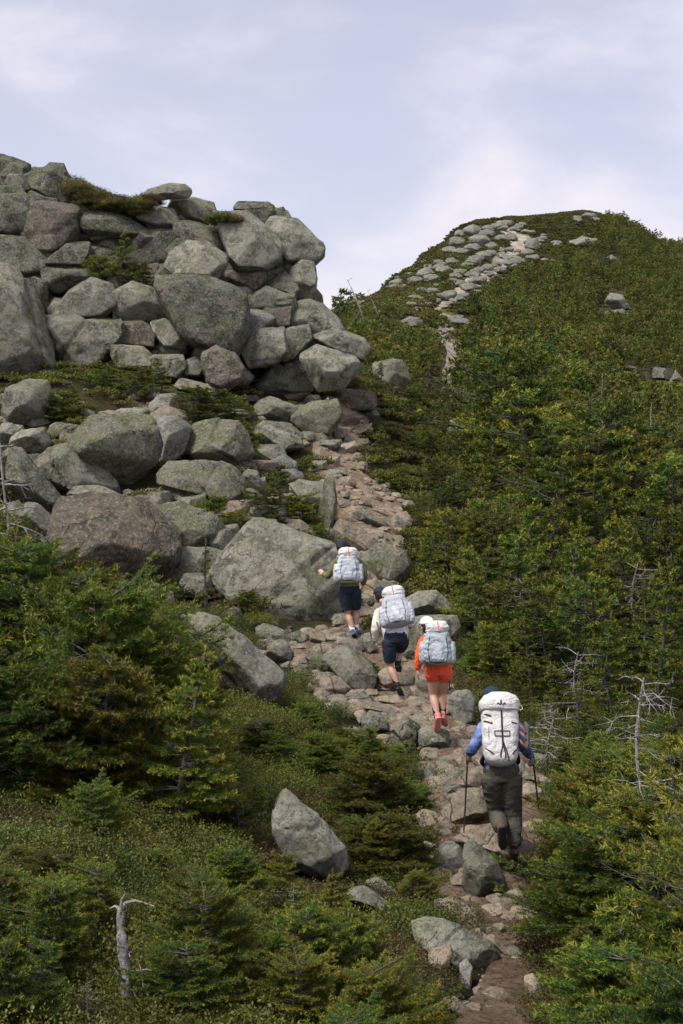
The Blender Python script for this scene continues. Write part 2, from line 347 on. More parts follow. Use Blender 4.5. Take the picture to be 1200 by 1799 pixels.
# the worn trail: a sheet laid on the ground, sinking into it at its edges
sel = (tm > -14) | (soilpatch & (YY < 40))
fs = sel[Fq].all(1); used = np.unique(Fq[fs]); remap = -np.ones(len(tv), int); remap[used] = np.arange(len(used))
tz = tv[used].copy(); edge = np.clip(tm[used] / 10, -1, 1); edge = np.where(soilpatch[used], np.maximum(edge, 0.3), edge)
tz[:, 2] += 0.006 + 0.05 * edge + 0.025 * fbm(tz * 3.5, 9, 3) * (edge > 0)
trail = obj('trail', np_mesh('trail', tz, remap[Fq[fs]], M['ground'], True, {'bare': np.clip(tm[used] / 12 + 0.55, 0, 1) * 0 + np.clip(bare[used] + .15, 0, 1), 'moss': moss[used]})); tag(trail, kind='structure')
# ------------------------------------------------------------------ rocks
_ico = {}
def ico(n):
    if n not in _ico:
        bm = bmesh.new(); bmesh.ops.create_icosphere(bm, subdivisions=n, radius=1.0)
        V = np.array([v.co[:] for v in bm.verts]); Fc = np.array([[v.index for v in f.verts] for f in bm.faces]); bm.free()
        _ico[n] = (V, Fc)
    return _ico[n]
def hull2(P):
    P = sorted(set(map(tuple, P)))
    def half(Q):
        h = []
        for p in Q:
            while len(h) > 1 and (h[-1][0] - h[-2][0]) * (p[1] - h[-2][1]) - (h[-1][1] - h[-2][1]) * (p[0] - h[-2][0]) <= 0: h.pop()
            h.append(p)
        return h
    a, b = half(P), half(P[::-1]); return np.array(a[:-1] + b[:-1])
def rock_mesh(outline, t, seed, lvl, material, p=44, rough=1.0, top=0.5, flat=0.0, faces=None, block=False, slab=None):
    """outline: convex (x,z) metres about the origin; t: half depth. A solid block whose outline seen from the front is that shape."""
    rn = random.Random(seed); H = hull2(outline); c0 = H.mean(0); n = len(H)
    w, h = np.ptp(H[:, 0]) / 2, np.ptp(H[:, 1]) / 2; size = math.sqrt(w * h)
    planes = []
    for i in range(n):
        a, b = H[i], H[(i + 1) % n]; e = b - a; L = np.hypot(*e)
        if L < 1e-6: continue
        nn = np.array([e[1], -e[0]]) / L; d = float(nn @ (a - c0))
        if d <= 1e-4: continue
        if nn[1] > 0.55: tf = R(rn.uniform(6, 20) + (14 if block else 30 * top))       # the light upper faces lean towards the viewer
        else: tf = R(rn.uniform(2, 11) if block and rn.random() < .8 else rn.choice((rn.uniform(3, 14), rn.uniform(3, 14), rn.uniform(22, 45))))
        tb = R(rn.uniform(4, 18))
        for s_, th in ((-1, tf), (1, tb)):
            planes.append(((nn[0] * math.cos(th), s_ * math.sin(th), nn[1] * math.cos(th)), d * math.cos(th)))
    nfr = faces or (rn.choice((2, 3)) if block else rn.choice((3, 4, 5)))
    for k in range(nfr):
        az = R(rn.uniform(-48, 48) * (.55 if block else 1)); el = R(rn.uniform(-8, 42) * (.7 if block else 1))
        planes.append(((math.sin(az) * math.cos(el), -math.cos(az) * math.cos(el), math.sin(el)), t * rn.uniform(0.72, 1.0)))
    if slab:      # one broad face that the photograph shows
        sv = np.array(Vector(slab).normalized()); planes = planes[:-nfr] + [(tuple(sv), max(float(sv[0] * (q[0] - c0[0]) + sv[2] * (q[1] - c0[1])) for q in H) * 1.01)]
        for dx, dz, f_ in ((.30, -.35, .9), (-.25, -.2, .95), (.05, -.6, .85)):
            s2 = sv + np.array([dx, 0, dz]); s2 /= np.linalg.norm(s2); planes.append((tuple(s2), max(float(s2[0] * (q[0] - c0[0]) + s2[2] * (q[1] - c0[1])) for q in H) * 1.02 + t * .45 * f_))
    for k in range(3):
        az = R(rn.uniform(-50, 50)); el = R(rn.uniform(-20, 30))
        planes.append(((math.sin(az) * math.cos(el), math.cos(az) * math.cos(el), math.sin(el)), t * rn.uniform(0.8, 1.1)))
    for k in range(3 if block else 7):            # chips and bevels struck off the corners
        az = R(rn.uniform(-180, 180)); el = R(rn.uniform(-30, 50)); dn = np.array((math.sin(az) * math.cos(el), -math.cos(az) * math.cos(el), math.sin(el)))
        V0, _ = ico(2); D0 = V0 * np.array([w, t, h]); D0 /= np.linalg.norm(D0, axis=1)[:, None]
        q0 = np.clip(D0 @ np.array([q[0] for q in planes]).T / np.array([q[1] for q in planes])[None, :], 1e-6, None).max(1)
        sup = ((D0 / q0[:, None]) @ dn).max()
        planes.append((tuple(dn), sup * rn.uniform(0.93, 0.985)))
    bm = bmesh.new(); bmesh.ops.create_cube(bm, size=1.0); bmesh.ops.scale(bm, vec=(w * 4, t * 4, h * 4), verts=bm.verts)
    for nrm, dd in planes:
        co = Vector(nrm) * dd * 1.012
        if not any((v.co - co).dot(Vector(nrm)) > 1e-5 for v in bm.verts): continue
        res = bmesh.ops.bisect_plane(bm, geom=bm.verts[:] + bm.edges[:] + bm.faces[:], plane_co=co, plane_no=nrm, clear_outer=True)
        cut = [e for e in res['geom_cut'] if isinstance(e, bmesh.types.BMEdge)]
        if cut: bmesh.ops.contextual_create(bm, geom=cut) if False else bmesh.ops.edgeloop_fill(bm, edges=cut)
    bmesh.ops.remove_doubles(bm, verts=bm.verts, dist=size * 0.05)
    bmesh.ops.dissolve_degenerate(bm, edges=bm.edges, dist=size * 0.01)
    if lvl > 2: bmesh.ops.bevel(bm, geom=bm.edges[:] + bm.verts[:], offset=size * rn.uniform(0.02, 0.045), segments=1, profile=0.6, affect='EDGES', clamp_overlap=True)
    lim = size * {2: 0.9, 3: 0.46, 4: 0.23, 5: 0.12}[lvl]
    for it in range(5):
        bmesh.ops.triangulate(bm, faces=[f for f in bm.faces if len(f.verts) > 3])
        le = [e for e in bm.edges if e.calc_length() > lim]
        if not le: break
        bmesh.ops.subdivide_edges(bm, edges=le, cuts=1)
    bmesh.ops.triangulate(bm, faces=[f for f in bm.faces if len(f.verts) > 3])
    bmesh.ops.recalc_face_normals(bm, faces=bm.faces)
    bm.normal_update(); bm.verts.index_update()
    Pt = np.array([v.co[:] for v in bm.verts]); NV = np.array([v.normal[:] for v in bm.verts]); Fc = np.array([[v.index for v in f.verts] for f in bm.faces]); bm.free()
    D = Pt / (np.linalg.norm(Pt, axis=1)[:, None] + 1e-9); D = D * .5 + NV * .5
    nz = fbm(Pt / size * 1.2 + seed * 3.3, seed, 3, 0.5) * (0.02 if block else 0.045) + fbm(Pt / size * 3.2 + seed, seed + 9, 4, 0.62) * 0.050
    st = fbm(Pt / size * 1.1 + seed * 5.1, seed + 3, 2) * 4      # broken ledges
    nz += (np.clip((st - np.floor(st)) * 6, 0, 1) * 0.03 - 0.015) * (1 if lvl > 3 else 0)
    for k in range(rn.choice((0, 1, 1, 2)) if lvl >= 4 else 0):      # joints cut across the block
        cn = np.array([rn.uniform(-1, 1), rn.uniform(-.4, .4), rn.uniform(-1, 1)]); cn /= np.linalg.norm(cn)
        dd = Pt @ cn - rn.uniform(-.45, .45) * size + fbm(Pt / size * 2, seed + k, 3) * size * 0.10
        nz -= 0.06 * np.exp(-(dd / (size * 0.04)) ** 2); nz += 0.018 * np.sign(dd)
    Pt = Pt + D * (nz * size * rough)[:, None]
    Pt[:, 0] += c0[0]; Pt[:, 2] += c0[1]
    return np_mesh('rock', Pt, Fc, material, True)
_seed = [100]
def rock(name, P, Y=None, m='boulder', parent=None, label=None, cat=None, group=None, org=(0, 0, 1.0), tk=1.0, top=0.5, rough=1.0, p=44, sink=0.55, lvl=None, seed=None, faces=None, slab=None):
    """P: outline traced in photo points ((org x, org y, scale) turns them into photo pixels); Y: metres ahead, or None to stand it on the ground"""
    _seed[0] += 1; sd_ = seed or _seed[0]
    Q = np.array([(org[0] + x * org[2], org[1] + y * org[2]) for x, y in P], float)
    w, h = np.ptp(Q[:, 0]), np.ptp(Q[:, 1]); cx, cy = (Q[:, 0].max() + Q[:, 0].min()) / 2, (Q[:, 1].max() + Q[:, 1].min()) / 2
    if Y is None:
        Y0 = hit(cx, Q[:, 1].max()); t = 0.5 * math.sqrt(w * h) * Y0 / F * tk; Y = Y0 + t * sink
    else: t = 0.5 * math.sqrt(w * h) * Y / F * tk
    c = at(cx, cy, Y)
    O = [((x - cx) / F * Y, (cy - y) / F * Y) for x, y in Q]
    big = math.sqrt(w * h)
    if lvl is None: lvl = 5 if big > 105 else 4 if big > 36 else 3
    if name == 'rock_block': O = [(x * 1.12, z * 1.12) for x, z in O]
    me = rock_mesh(O, t, sd_, lvl, M[m], p=p, rough=rough, top=top, faces=faces, block=name == 'rock_block', slab=slab)
    o = obj(name, me, None, c)
    if parent is not None: o.parent = parent
    if label: tag(o, label, cat or 'rock', group)
    return o

# --- the cliff: a core of bedrock and the blocks that make its face
A = (0, 240, 0.5); Bz = (0, 640, 0.5); Dz = (420, 640, 1 / 3); Ez = (540, 920, 0.26667); Fz = (300, 1040, 0.41667); Gz = (700, 1180, 0.25); Hz = (560, 1440, 0.53333); Cz = (560, 360, 0.53333)
def cliffY(px, py): return 42.5 + (670 - py) * 0.013 + max(0, px - 380) * 0.008
cliff = empty('cliff', at(200, 690, 44)); tag(cliff, kind='structure')
def under(root, o):
    o.parent = root; o.matrix_parent_inverse = Matrix.Identity(4); o.location = Vector(o.location) - Vector(root.location); return o
for P, dy in (([(-60,292),(0,290),(50,298),(125,322),(140,380),(240,388),(330,690),(200,730),(-60,730)], 2.9), ([(110,375),(250,372),(390,385),(420,500),(430,690),(120,710)], 1.7),
              ([(330,400),(480,385),(550,430),(545,520),(560,600),(590,640),(560,695),(330,695)], 2.0), ([(-400,250),(-60,280),(0,300),(0,700),(-400,700)], 2.5),
              ([(395,390),(470,372),(540,410),(540,500),(400,560)], 2.2), ([(135,350),(260,368),(400,374),(400,440),(135,440)], 2.6)):
    o = rock('rock_core', P, 44.5 + dy, 'cliff', tk=0.42, lvl=5, rough=0.5, faces=6, p=60); under(cliff, o)
CL = [  # (outline, extra depth, material)
 ([(-30,60),(0,65),(40,75),(100,100),(105,150),(85,185),(0,178),(-30,180)],0,'cliff'), ([(105,115),(190,116),(235,150),(265,190),(262,235),(215,242),(120,190),(98,150)],-.1,'cliff'),
 ([(-30,175),(70,170),(88,205),(40,225),(-30,222)],-.2,'cliff'), ([(115,192),(200,215),(205,240),(150,238),(100,215)],-.1,'cliff'),
 ([(-60,215),(80,208),(132,235),(127,290),(90,338),(40,352),(-60,345)],-.5,'cliff'), ([(135,240),(200,242),(270,255),(275,340),(240,395),(180,418),(100,402),(80,365),(118,300)],-.3,'rust'),
 ([(-60,350),(80,358),(100,410),(168,432),(158,480),(90,497),(-60,450)],-.2,'cliff'), ([(265,228),(430,228),(436,268),(300,276),(268,262)],0,'cliff'),
 ([(280,282),(330,268),(420,275),(490,310),(517,350),(440,358),(380,352),(315,345),(282,312)],-.3,'cliff'), ([(270,308),(305,318),(318,370),(268,372)],.1,'cliff'),
 ([(168,430),(238,374),(312,374),(318,410),(300,462),(180,458)],-.1,'cliff'), ([(158,460),(300,463),(322,520),(200,548),(163,520)],.1,'cliff'),
 ([(565,225),(600,222),(660,214),(742,235),(762,295),(752,316),(632,292),(600,258)],.5,'boulder'),
 ([(484,272),(540,247),(602,258),(628,290),(622,326),(560,322),(492,292)],-.2,'boulder'), ([(620,294),(700,308),(762,330),(800,385),(782,420),(700,372),(640,368),(620,350)],0,'cliff'),
 ([(440,355),(560,330),(622,330),(622,400),(592,482),(500,505),(440,450)],.7,'cliff'), ([(310,370),(440,360),(450,500),(330,520)],.8,'cliff'),
 ([(584,458),(608,402),(660,368),(732,378),(782,420),(786,460),(742,502),(618,492)],-.9,'boulder'),
 ([(750,316),(802,308),(834,345),(828,402),(798,386)],.2,'cliff'), ([(764,276),(870,274),(932,320),(978,375),(978,430),(932,462),(840,468),(810,432),(825,352),(788,312)],-.5,'boulder'),
 ([(803,252),(840,231),(936,234),(957,250),(946,292),(920,320),(850,277)],.2,'cliff'), ([(953,244),(1000,264),(1014,292),(942,292)],.4,'cliff'),
 ([(928,322),(960,288),(1042,300),(1086,345),(1133,385),(1128,420),(1097,447),(1000,458),(978,432),(976,378)],0,'boulder'),
 ([(928,470),(990,458),(997,482),(962,502),(925,532),(918,500)],.2,'cliff'), ([(938,522),(1000,480),(1032,490),(1052,540),(1030,562),(960,542)],-.1,'boulder'),
 ([(1023,470),(1060,440),(1099,450),(1112,500),(1106,550),(1080,577),(1045,562),(1023,502)],-.1,'boulder'), ([(778,476),(850,470),(922,470),(927,500),(902,542),(850,548),(788,512)],.1,'rust'),
 ([(878,562),(940,530),(1032,565),(1037,602),(960,603),(890,612)],-.1,'boulder'),
 ([(562,545),(565,518),(600,503),(700,499),(790,525),(852,560),(860,640),(856,700),(822,772),(740,744),(640,722),(600,642),(588,580)],-.6,'cliff'),
 ([(214,592),(250,543),(320,503),(382,520),(407,560),(400,602),(350,638),(234,642)],-.9,'boulder'), ([(402,547),(470,515),(540,535),(603,570),(597,622),(560,643),(440,648),(408,602)],-.8,'boulder'),
 ([(398,582),(440,620),(430,648),(398,642)],-.5,'cliff'), ([(165,645),(240,640),(432,650),(437,690),(425,727),(400,762),(340,822),(260,832),(198,792),(168,742)],-.3,'boulder'),
 ([(438,655),(500,650),(547,680),(542,742),(428,727)],-.3,'rust'), ([(533,656),(580,644),(642,680),(662,715),(640,742),(580,737),(553,702)],-.6,'boulder'),
 ([(403,732),(500,740),(532,770),(532,812),(420,814),(398,772)],-.5,'boulder'), ([(530,772),(640,770),(652,810),(620,848),(540,832)],-.4,'boulder'), ([(650,792),(690,775),(722,805),(702,842),(655,842)],-.3,'boulder'),
 ([(714,762),(760,740),(822,765),(854,815),(842,852),(790,888),(740,872),(714,822)],-.9,'rust'), ([(563,742),(600,730),(645,745),(630,775),(580,772)],0,'cliff'),
 ([(858,612),(930,620),(962,642),(935,672),(870,717),(853,692)],-.1,'grey'), ([(843,752),(898,680),(990,680),(1002,762),(960,802),(880,812)],-.5,'boulder'),
 ([(1000,682),(1080,667),(1097,720),(1042,782),(1000,792)],-.4,'boulder'), ([(938,602),(1020,600),(1017,667),(960,672),(928,652)],-.2,'rust'),
 ([(1018,592),(1090,578),(1140,600),(1182,640),(1205,682),(1110,702),(1090,667),(1018,667)],0,'boulder'),
 ([(-80,460),(0,460),(60,480),(100,520),(120,600),(160,760),(212,850),(40,882),(-80,872)],-1.6,'boulder'), ([(108,500),(165,522),(168,742),(130,642)],.2,'cliff'),
 ([(1102,702),(1180,676),(1270,708),(1292,740),(1270,785),(1200,765),(1110,722)],-.6,'boulder'), ([(1062,775),(1120,742),(1240,776),(1262,812),(1200,882),(1120,888),(1088,830)],-1.0,'boulder'),
 ([(395,238),(530,240),(535,300),(400,305)],.7,'cliff'), ([(740,700),(860,700),(850,760),(760,745)],.3,'cliff'), ([(640,500),(700,495),(790,500),(780,530),(690,520)],.3,'cliff'), ([(845,545),(885,548),(890,610),(855,615)],.2,'cliff'),
]
for P, dy, m_ in CL:
    q = np.array(P) * 0.5; Yc = cliffY(q[:, 0].mean(), 240 + q[:, 1].mean()) + dy + (hash((P[0][0], P[0][1], 3)) % 100 / 100 - .5) * .35
    under(cliff, rock('rock_block', P, Yc, m_, org=A, tk=.95, top=0.35, p=48))
rn = random.Random(77)          # broken blocks wedged in the gaps behind the faces
for k in range(190):
    px = rn.uniform(0, 590); py = rn.uniform(305, 680)
    if px > 500 and py < 600 or px > 250 and py < 385 or (130 < px < 260 and py < 375): continue
    r_ = rn.uniform(14, 36)
    P = [(px + r_ * rn.uniform(.8, 1.25) * math.cos(a), py + r_ * rn.uniform(.6, .95) * math.sin(a)) for a in (R(q + rn.uniform(-18, 18)) for q in range(0, 360, 60))]
    under(cliff, rock('rock_block', P, cliffY(px, py) + rn.uniform(.15, .75), rn.choice(('cliff', 'cliff', 'boulder', 'rust')), lvl=3, tk=1.3))
rock('boulder', [(480,208),(520,184),(600,164),(650,169),(680,190),(662,216),(560,224)], 46.2, 'boulder', org=A, label='flat pointed boulder perched alone on the very top of the cliff', cat='boulder')

# --- loose boulders, one by one
LB = [
 (Bz,[(2,190),(30,92),(100,64),(172,70),(177,112),(132,202),(40,218)],'boulder','smooth pale boulder at the foot of the tall grey slab'),
 (Bz,[(-40,212),(40,208),(72,240),(40,272),(-40,275)],'boulder','low rounded boulder just below the smooth pale one under the slab'),
 (Bz,[(28,272),(80,234),(152,227),(172,270),(162,322),(60,292)],'boulder','small rounded boulder behind the broad wedge boulder'),
 (Bz,[(166,225),(200,209),(286,219),(287,252),(240,262),(178,257)],'green','small flat mossy boulder under the low spruce left of the great split boulder'),
 (Bz,[(118,347),(180,299),(270,284),(302,310),(402,422),(403,452),(250,453),(148,402)],'boulder','broad wedge boulder with a pale sloping top and plain front'),
 (Bz,[(262,270),(330,194),(450,184),(552,198),(562,270),(542,342),(480,403),(420,423),(368,362),(288,302)],'green','great split boulder with a mossy green hollow in its front'),
 (Bz,[(548,190),(622,194),(667,225),(642,302),(600,343),(553,343)],'grey','grey rounded half of the great split boulder with white lichen spots'),
 (Bz,[(368,186),(430,157),(510,155),(557,180),(500,192)],'boulder','thin flat slab lying on top of the great split boulder'),
 (Bz,[(523,152),(560,109),(612,106),(642,130),(637,172),(590,183),(528,178)],'grey','small rounded grey boulder behind the great split boulder'),
 (Bz,[(648,267),(700,210),(772,203),(832,205),(862,250),(884,312),(840,358),(720,348),(653,302)],'green','greenish flat-topped boulder resting on the long mossy one'),
 (Bz,[(563,346),(720,344),(802,360),(842,400),(848,450),(822,478),(740,468),(640,432),(568,422)],'green','long low mossy boulder lying under the greenish flat-topped one'),
 (Bz,[(45,310),(100,330),(152,400),(238,500),(202,532),(120,492),(58,460),(32,380)],'cliff','dark steep leaning boulder beside the broad wedge boulder'),
 (Bz,[(83,482),(140,500),(192,560),(243,642),(180,643),(108,582)],'grey','pale sloping slab dipping behind the rusty-faced boulder'),
 (Bz,[(198,452),(260,434),(350,431),(428,465),(400,487),(300,493)],'boulder','flat pale plate lying on the back of the rusty-faced boulder'),
 (Bz,[(202,547),(218,480),(330,468),(502,490),(562,550),(623,610),(602,692),(560,752),(500,783),(330,773),(228,702),(198,622)],'rust','huge rusty-faced boulder with a pale flat top'),
 (Bz,[(318,782),(540,776),(602,800),(603,842),(480,843),(328,834)],'boulder','long low slab under the rusty-faced boulder'),
 (Bz,[(558,502),(640,490),(742,530),(792,580),(782,622),(740,653),(640,643),(600,582),(563,542)],'green','tilted slab covered in light green lichen'),
 (Bz,[(588,672),(640,644),(742,650),(788,670),(760,742),(650,743),(600,775),(566,742)],'boulder','pale boulder half hidden behind the thin bare spruce'),
 (Bz,[(638,742),(740,740),(753,800),(700,833),(638,792)],'boulder','small pale block below the boulder behind the thin bare spruce'),
 (Bz,[(753,722),(790,660),(850,588),(900,558),(1060,608),(1182,650),(1182,890),(1140,955),(1000,945),(880,905),(790,850),(748,790)],'boulder','huge smooth boulder the first hiker steadies a hand on'),
 (Bz,[(893,152),(920,130),(950,117),(1032,150),(1033,187),(1000,203),(918,197)],'boulder','small angular boulder left of the boulder with the white blaze'),
 (Bz,[(883,262),(890,235),(930,204),(1012,213),(1052,250),(1057,292),(1000,304),(920,292)],'boulder','pale rounded boulder below the boulder with the white blaze'),
 (Bz,[(1028,172),(1090,139),(1175,129),(1199,180),(1152,248),(1080,253),(1028,202)],'green','mossy boulder with a white painted trail blaze'),
 (Bz,[(888,102),(895,82),(940,30),(960,0),(1060,10),(1110,40),(1092,90),(1000,117),(930,112)],'boulder','angular pale boulder jutting out at the foot of the cliff'),
 (Bz,[(1018,420),(1112,420),(1147,430),(1132,522),(1090,533),(1058,452)],'boulder','split pale slab left of the trail behind the small spruce'),
 (Bz,[(1143,402),(1170,410),(1182,500),(1152,603),(1113,572),(1120,522)],'green','narrow upright slab edging the trail beside the split pale slab'),
 (Bz,[(862,372),(905,378),(922,440),(890,458),(848,402)],'grey','small grey boulder between the mossy boulder and the small spruce'),
 (Bz,[(888,412),(930,400),(943,452),(900,458)],'grey','fist-shaped grey stone beside the small spruce'),
 (Bz,[(563,446),(640,453),(663,475),(600,488)],'green','small mossy stone below the long mossy boulder'),
 (Bz,[(598,62),(650,54),(780,84),(803,100),(750,112),(650,97)],'boulder','long thin slab among low spruces at the cliff foot'),
 (Bz,[(838,112),(900,110),(917,130),(868,137)],'rust','small pinkish stone near the cliff foot'),
 (Bz,[(778,882),(820,854),(852,870),(842,907),(798,912)],'rust','small brown stone under the huge smooth boulder'),
 (Bz,[(960,340),(1000,322),(1040,345),(1045,385),(990,395)],'grey','small leaning stone uphill of the small spruce'),
 (Dz,[(488,137),(540,130),(602,133),(718,150),(718,222),(690,242),(600,253),(518,232),(508,182)],'rust','flat pinkish slab at the top of the visible trail'),
 (Dz,[(638,237),(700,229),(743,270),(692,312),(648,302)],'boulder','small upright block at the right edge of the upper trail'),
 (Dz,[(708,0),(712,60),(740,128),(850,133),(903,92),(890,40),(862,-20),(810,-28),(716,-8)],'boulder','pale squarish boulder standing among spruces right of the upper trail'),
 (Dz,[(1045,365),(1060,318),(1120,299),(1182,330),(1192,402),(1100,404)],'boulder','pale rounded boulder sunk among spruces right of the trail steps'),
 (Dz,[(780,842),(832,793),(893,850),(862,873),(798,873)],'boulder','small pointed boulder under spruce at the right of the trail'),
 (Dz,[(636,1042),(720,948),(802,960),(833,1000),(822,1062),(720,1133),(658,1102)],'green','green lichen boulder just uphill of the first hiker'),
 (Dz,[(798,972),(870,978),(913,1062),(882,1153),(780,1163),(728,1122),(822,1062)],'green','dark mossy back of the green lichen boulder under the spruces'),
 (Ez,[(648,492),(740,449),(852,444),(962,540),(1045,622),(1000,643),(830,633),(700,603),(658,562)],'boulder','broad smooth boulder behind the two middle hikers'),
 (Ez,[(688,612),(830,640),(982,608),(1008,682),(982,762),(870,783),(698,763)],'boulder','lower block beneath the broad smooth boulder behind the hikers'),
 (Ez,[(598,702),(722,700),(723,900),(598,893)],'green','mossy block between the two middle hikers'),
 (Ez,[(933,1152),(980,1109),(1062,1100),(1103,1160),(1093,1292),(1000,1323),(943,1272)],'grey','rounded grey boulder right of the orange-clad hiker\'s feet'),
 (Fz,[(38,112),(130,90),(202,110),(302,190),(352,280),(442,310),(484,360),(462,422),(380,494),(298,452),(198,332),(148,252),(58,162)],'grey','long grey boulder sloping down left of the hikers'),
 (Fz,[(213,102),(260,64),(302,80),(297,132),(228,133)],'grey','small round stone behind the long grey boulder'),
 (Fz,[(358,152),(390,134),(492,165),(503,215),(430,218),(368,192)],'boulder','low angular stone in front of the huge smooth boulder'),
 (Fz,[(398,272),(425,204),(482,205),(518,260),(502,302),(430,293)],'grey','squarish grey stone at the end of the long grey boulder'),
 (Fz,[(388,482),(480,498),(483,532),(398,533)],'grey','flat grey stone below the long grey boulder'),
 ((0,0,1),[(478,1400),(500,1388),(560,1435),(602,1488),(609,1530),(577,1547),(508,1522),(486,1470)],'grey','large tilted lichen-speckled boulder among the low spruces'),
 (Ez,[(98,882),(210,818),(282,814),(402,900),(463,1000),(432,1083),(350,1113),(238,1032),(178,962)],'boulder','pale lichen boulder left of the second hiker\'s lower foot'),
 (Ez,[(198,792),(270,748),(332,770),(383,832),(362,863),(250,833)],'boulder','smaller boulder right below the first hiker\'s shoes'),
 (Ez,[(-4,882),(50,848),(162,900),(183,942),(120,1003),(18,1003)],'green','greenish angular stone left of the pale lichen boulder'),
 (Ez,[(-4,1012),(140,993),(252,1030),(303,1080),(282,1113),(150,1133),(38,1093)],'trailrock','flat tan slab below the greenish angular stone'),
 (Ez,[(28,822),(110,783),(183,800),(152,843),(80,863)],'boulder','small flat stone beside the huge smooth boulder\'s foot'),
 (Ez,[(118,742),(250,753),(203,803),(130,783)],'boulder','wedge of stone under the first hiker\'s heels'),
 (Ez,[(-4,682),(60,700),(123,762),(80,793),(-4,793)],'boulder','angular stone at the lower corner of the huge smooth boulder'),
 (Ez,[(568,1342),(640,1268),(743,1330),(743,1400),(702,1483),(618,1443)],'green','tilted slab with bright lichen left of the big square step'),
 (Ez,[(543,1370),(600,1420),(703,1503),(558,1503)],'green','lower corner slab under the tilted lichen slab'),
 (Ez,[(358,1302),(410,1234),(482,1250),(538,1320),(532,1373),(440,1388),(363,1347)],'grey','blue-grey angular stone left of the tilted lichen slab'),
 (Ez,[(228,1352),(300,1338),(392,1370),(443,1430),(432,1493),(328,1443)],'grey','long dark grey stone beside the heath bank'),
 (Ez,[(443,1402),(500,1388),(562,1400),(563,1482),(448,1483)],'trailrock','square brown stone below the blue-grey one'),
 (Ez,[(258,1142),(330,1113),(432,1145),(433,1177),(330,1193),(263,1177)],'grey','flat bluish stone in the middle of the rubble'),
 (Gz,[(248,1322),(290,1228),(370,1197),(462,1208),(482,1300),(470,1440),(380,1450),(262,1400)],'grey','lichen-crusted front half of the boulder below the last hiker'),
 (Gz,[(470,1205),(520,1197),(602,1270),(702,1350),(742,1442),(738,1560),(620,1610),(500,1600),(450,1500)],'green','brownish green half of the boulder below the last hiker'),
 (Gz,[(178,702),(210,653),(272,720),(288,802),(250,823),(193,792)],'grey','pale upright stone on the left edge of the trail'),
 (Gz,[(188,792),(322,860),(300,883),(208,863)],'trailrock','thin stone wedge at the foot of the pale upright stone'),
 (Gz,[(128,1012),(170,978),(260,998),(398,1090),(398,1142),(290,1178),(178,1132)],'trailrock','brown streaked stone left of the hiker\'s trekking pole'),
 (Gz,[(168,1182),(280,1230),(272,1293),(198,1272)],'trailrock','small brown stone above the lichen-crusted boulder'),
 (Hz,[(308,347),(360,334),(462,350),(562,400),(593,450),(572,483),(480,483),(398,432),(328,402)],'boulder','large flat pale slab beside the dirt of the lower trail'),
 (Hz,[(358,442),(430,413),(443,450),(400,518),(368,482)],'trailrock','upright stone under the large flat pale slab'),
 (Hz,[(463,482),(490,463),(507,490),(502,552),(468,543)],'grey','small dark upright stone under the large flat pale slab'),
 (Hz,[(388,270),(440,263),(522,300),(553,330),(500,363),(450,343),(398,302)],'trailrock','cracked tan block below the lichen-crusted boulder'),
 (Hz,[(538,287),(600,278),(628,305),(600,337),(548,323)],'trailrock','rounded tan stone right of the cracked tan block'),
 (Hz,[(676,520),(710,510),(738,560),(722,608),(688,592)],'trailrock','rounded stone at the right edge of the lower trail'),
 (Hz,[(38,242),(130,223),(182,245),(243,290),(268,322),(198,313),(78,272)],'grey','long low grey boulder sunk in the brown heath'),
 (Hz,[(148,202),(200,193),(263,240),(198,253)],'grey','small dark boulder under the drooping spruce'),
 ((0,1400,1/3),[(140,790),(190,645),(230,637),(360,720),(370,790),(250,830)],'rust','brown squarish boulder at the edge of the heath, lower left'),
 ((0,1400,1/3),[(-30,640),(30,645),(60,700),(40,800),(-30,820)],'grey','dark grey boulder cut by the left edge of the view'),
 ((0,1400,1/3),[(530,180),(570,172),(690,230),(700,260),(640,280),(560,240)],'grey','grey slab poking out of the heath between yellow sprigs'),
 ((0,1400,1/3),[(670,210),(720,205),(820,310),(825,345),(740,330),(690,280)],'grey','long grey slab ridge in heath next to yellow sprigs'),
 ((0,1400,1/3),[(800,620),(850,585),(940,582),(1030,640),(960,670),(850,665)],'rust','low pinkish boulder right of the dead trunk'),
 ((380,1380,1/3),[(-40,480),(0,452),(100,455),(200,505),(150,545),(0,520)],'boulder','low pale slab behind the young dark-stemmed spruce'),
 ((380,1380,1/3),[(218,530),(260,517),(350,550),(330,580),(250,575)],'boulder','small pale stone right of the young dark-stemmed spruce'),
 ((380,1380,1/3),[(600,1000),(680,965),(790,1010),(760,1060),(640,1080)],'rust','weathered pink stone deep in the foreground shrubs'),
 ((380,1380,1/3),[(890,1120),(940,1075),(1040,1120),(1050,1220),(920,1250)],'rust','weathered pink block at the foot of the shrubs by the trail'),
 (Cz,[(943,322),(958,291),(1000,299),(1030,345),(980,350)],'far','large pale boulder high on the forested slope'),
 (Cz,[(928,356),(1000,343),(1037,370),(950,371)],'far','flat ledge right below the large pale boulder on the slope'),
 (Cz,[(1098,570),(1103,537),(1142,539),(1157,582)],'far','left one of the two pale boulders at the right edge of the forest'),
 (Cz,[(1155,587),(1175,544),(1197,570),(1202,592)],'far','right one of the two pale boulders at the right edge of the forest'),
 (Cz,[(998,527),(1040,533),(1062,550),(1020,548)],'far','small pale ledge in the forest left of the two edge boulders'),
 (Cz,[(676,142),(688,112),(720,110),(730,140),(710,154)],'far','rounded block standing beside the ridge path'),
 (Cz,[(818,122),(870,107),(917,112),(912,137),(840,142)],'far','broad low outcrop near the summit'),
 (Cz,[(943,176),(965,164),(987,180),(960,190)],'far','small boulder on the moss below the summit'),
 (Cz,[(860,38),(880,26),(912,30),(922,48),(880,52)],'far','small cap rock on the very summit'),
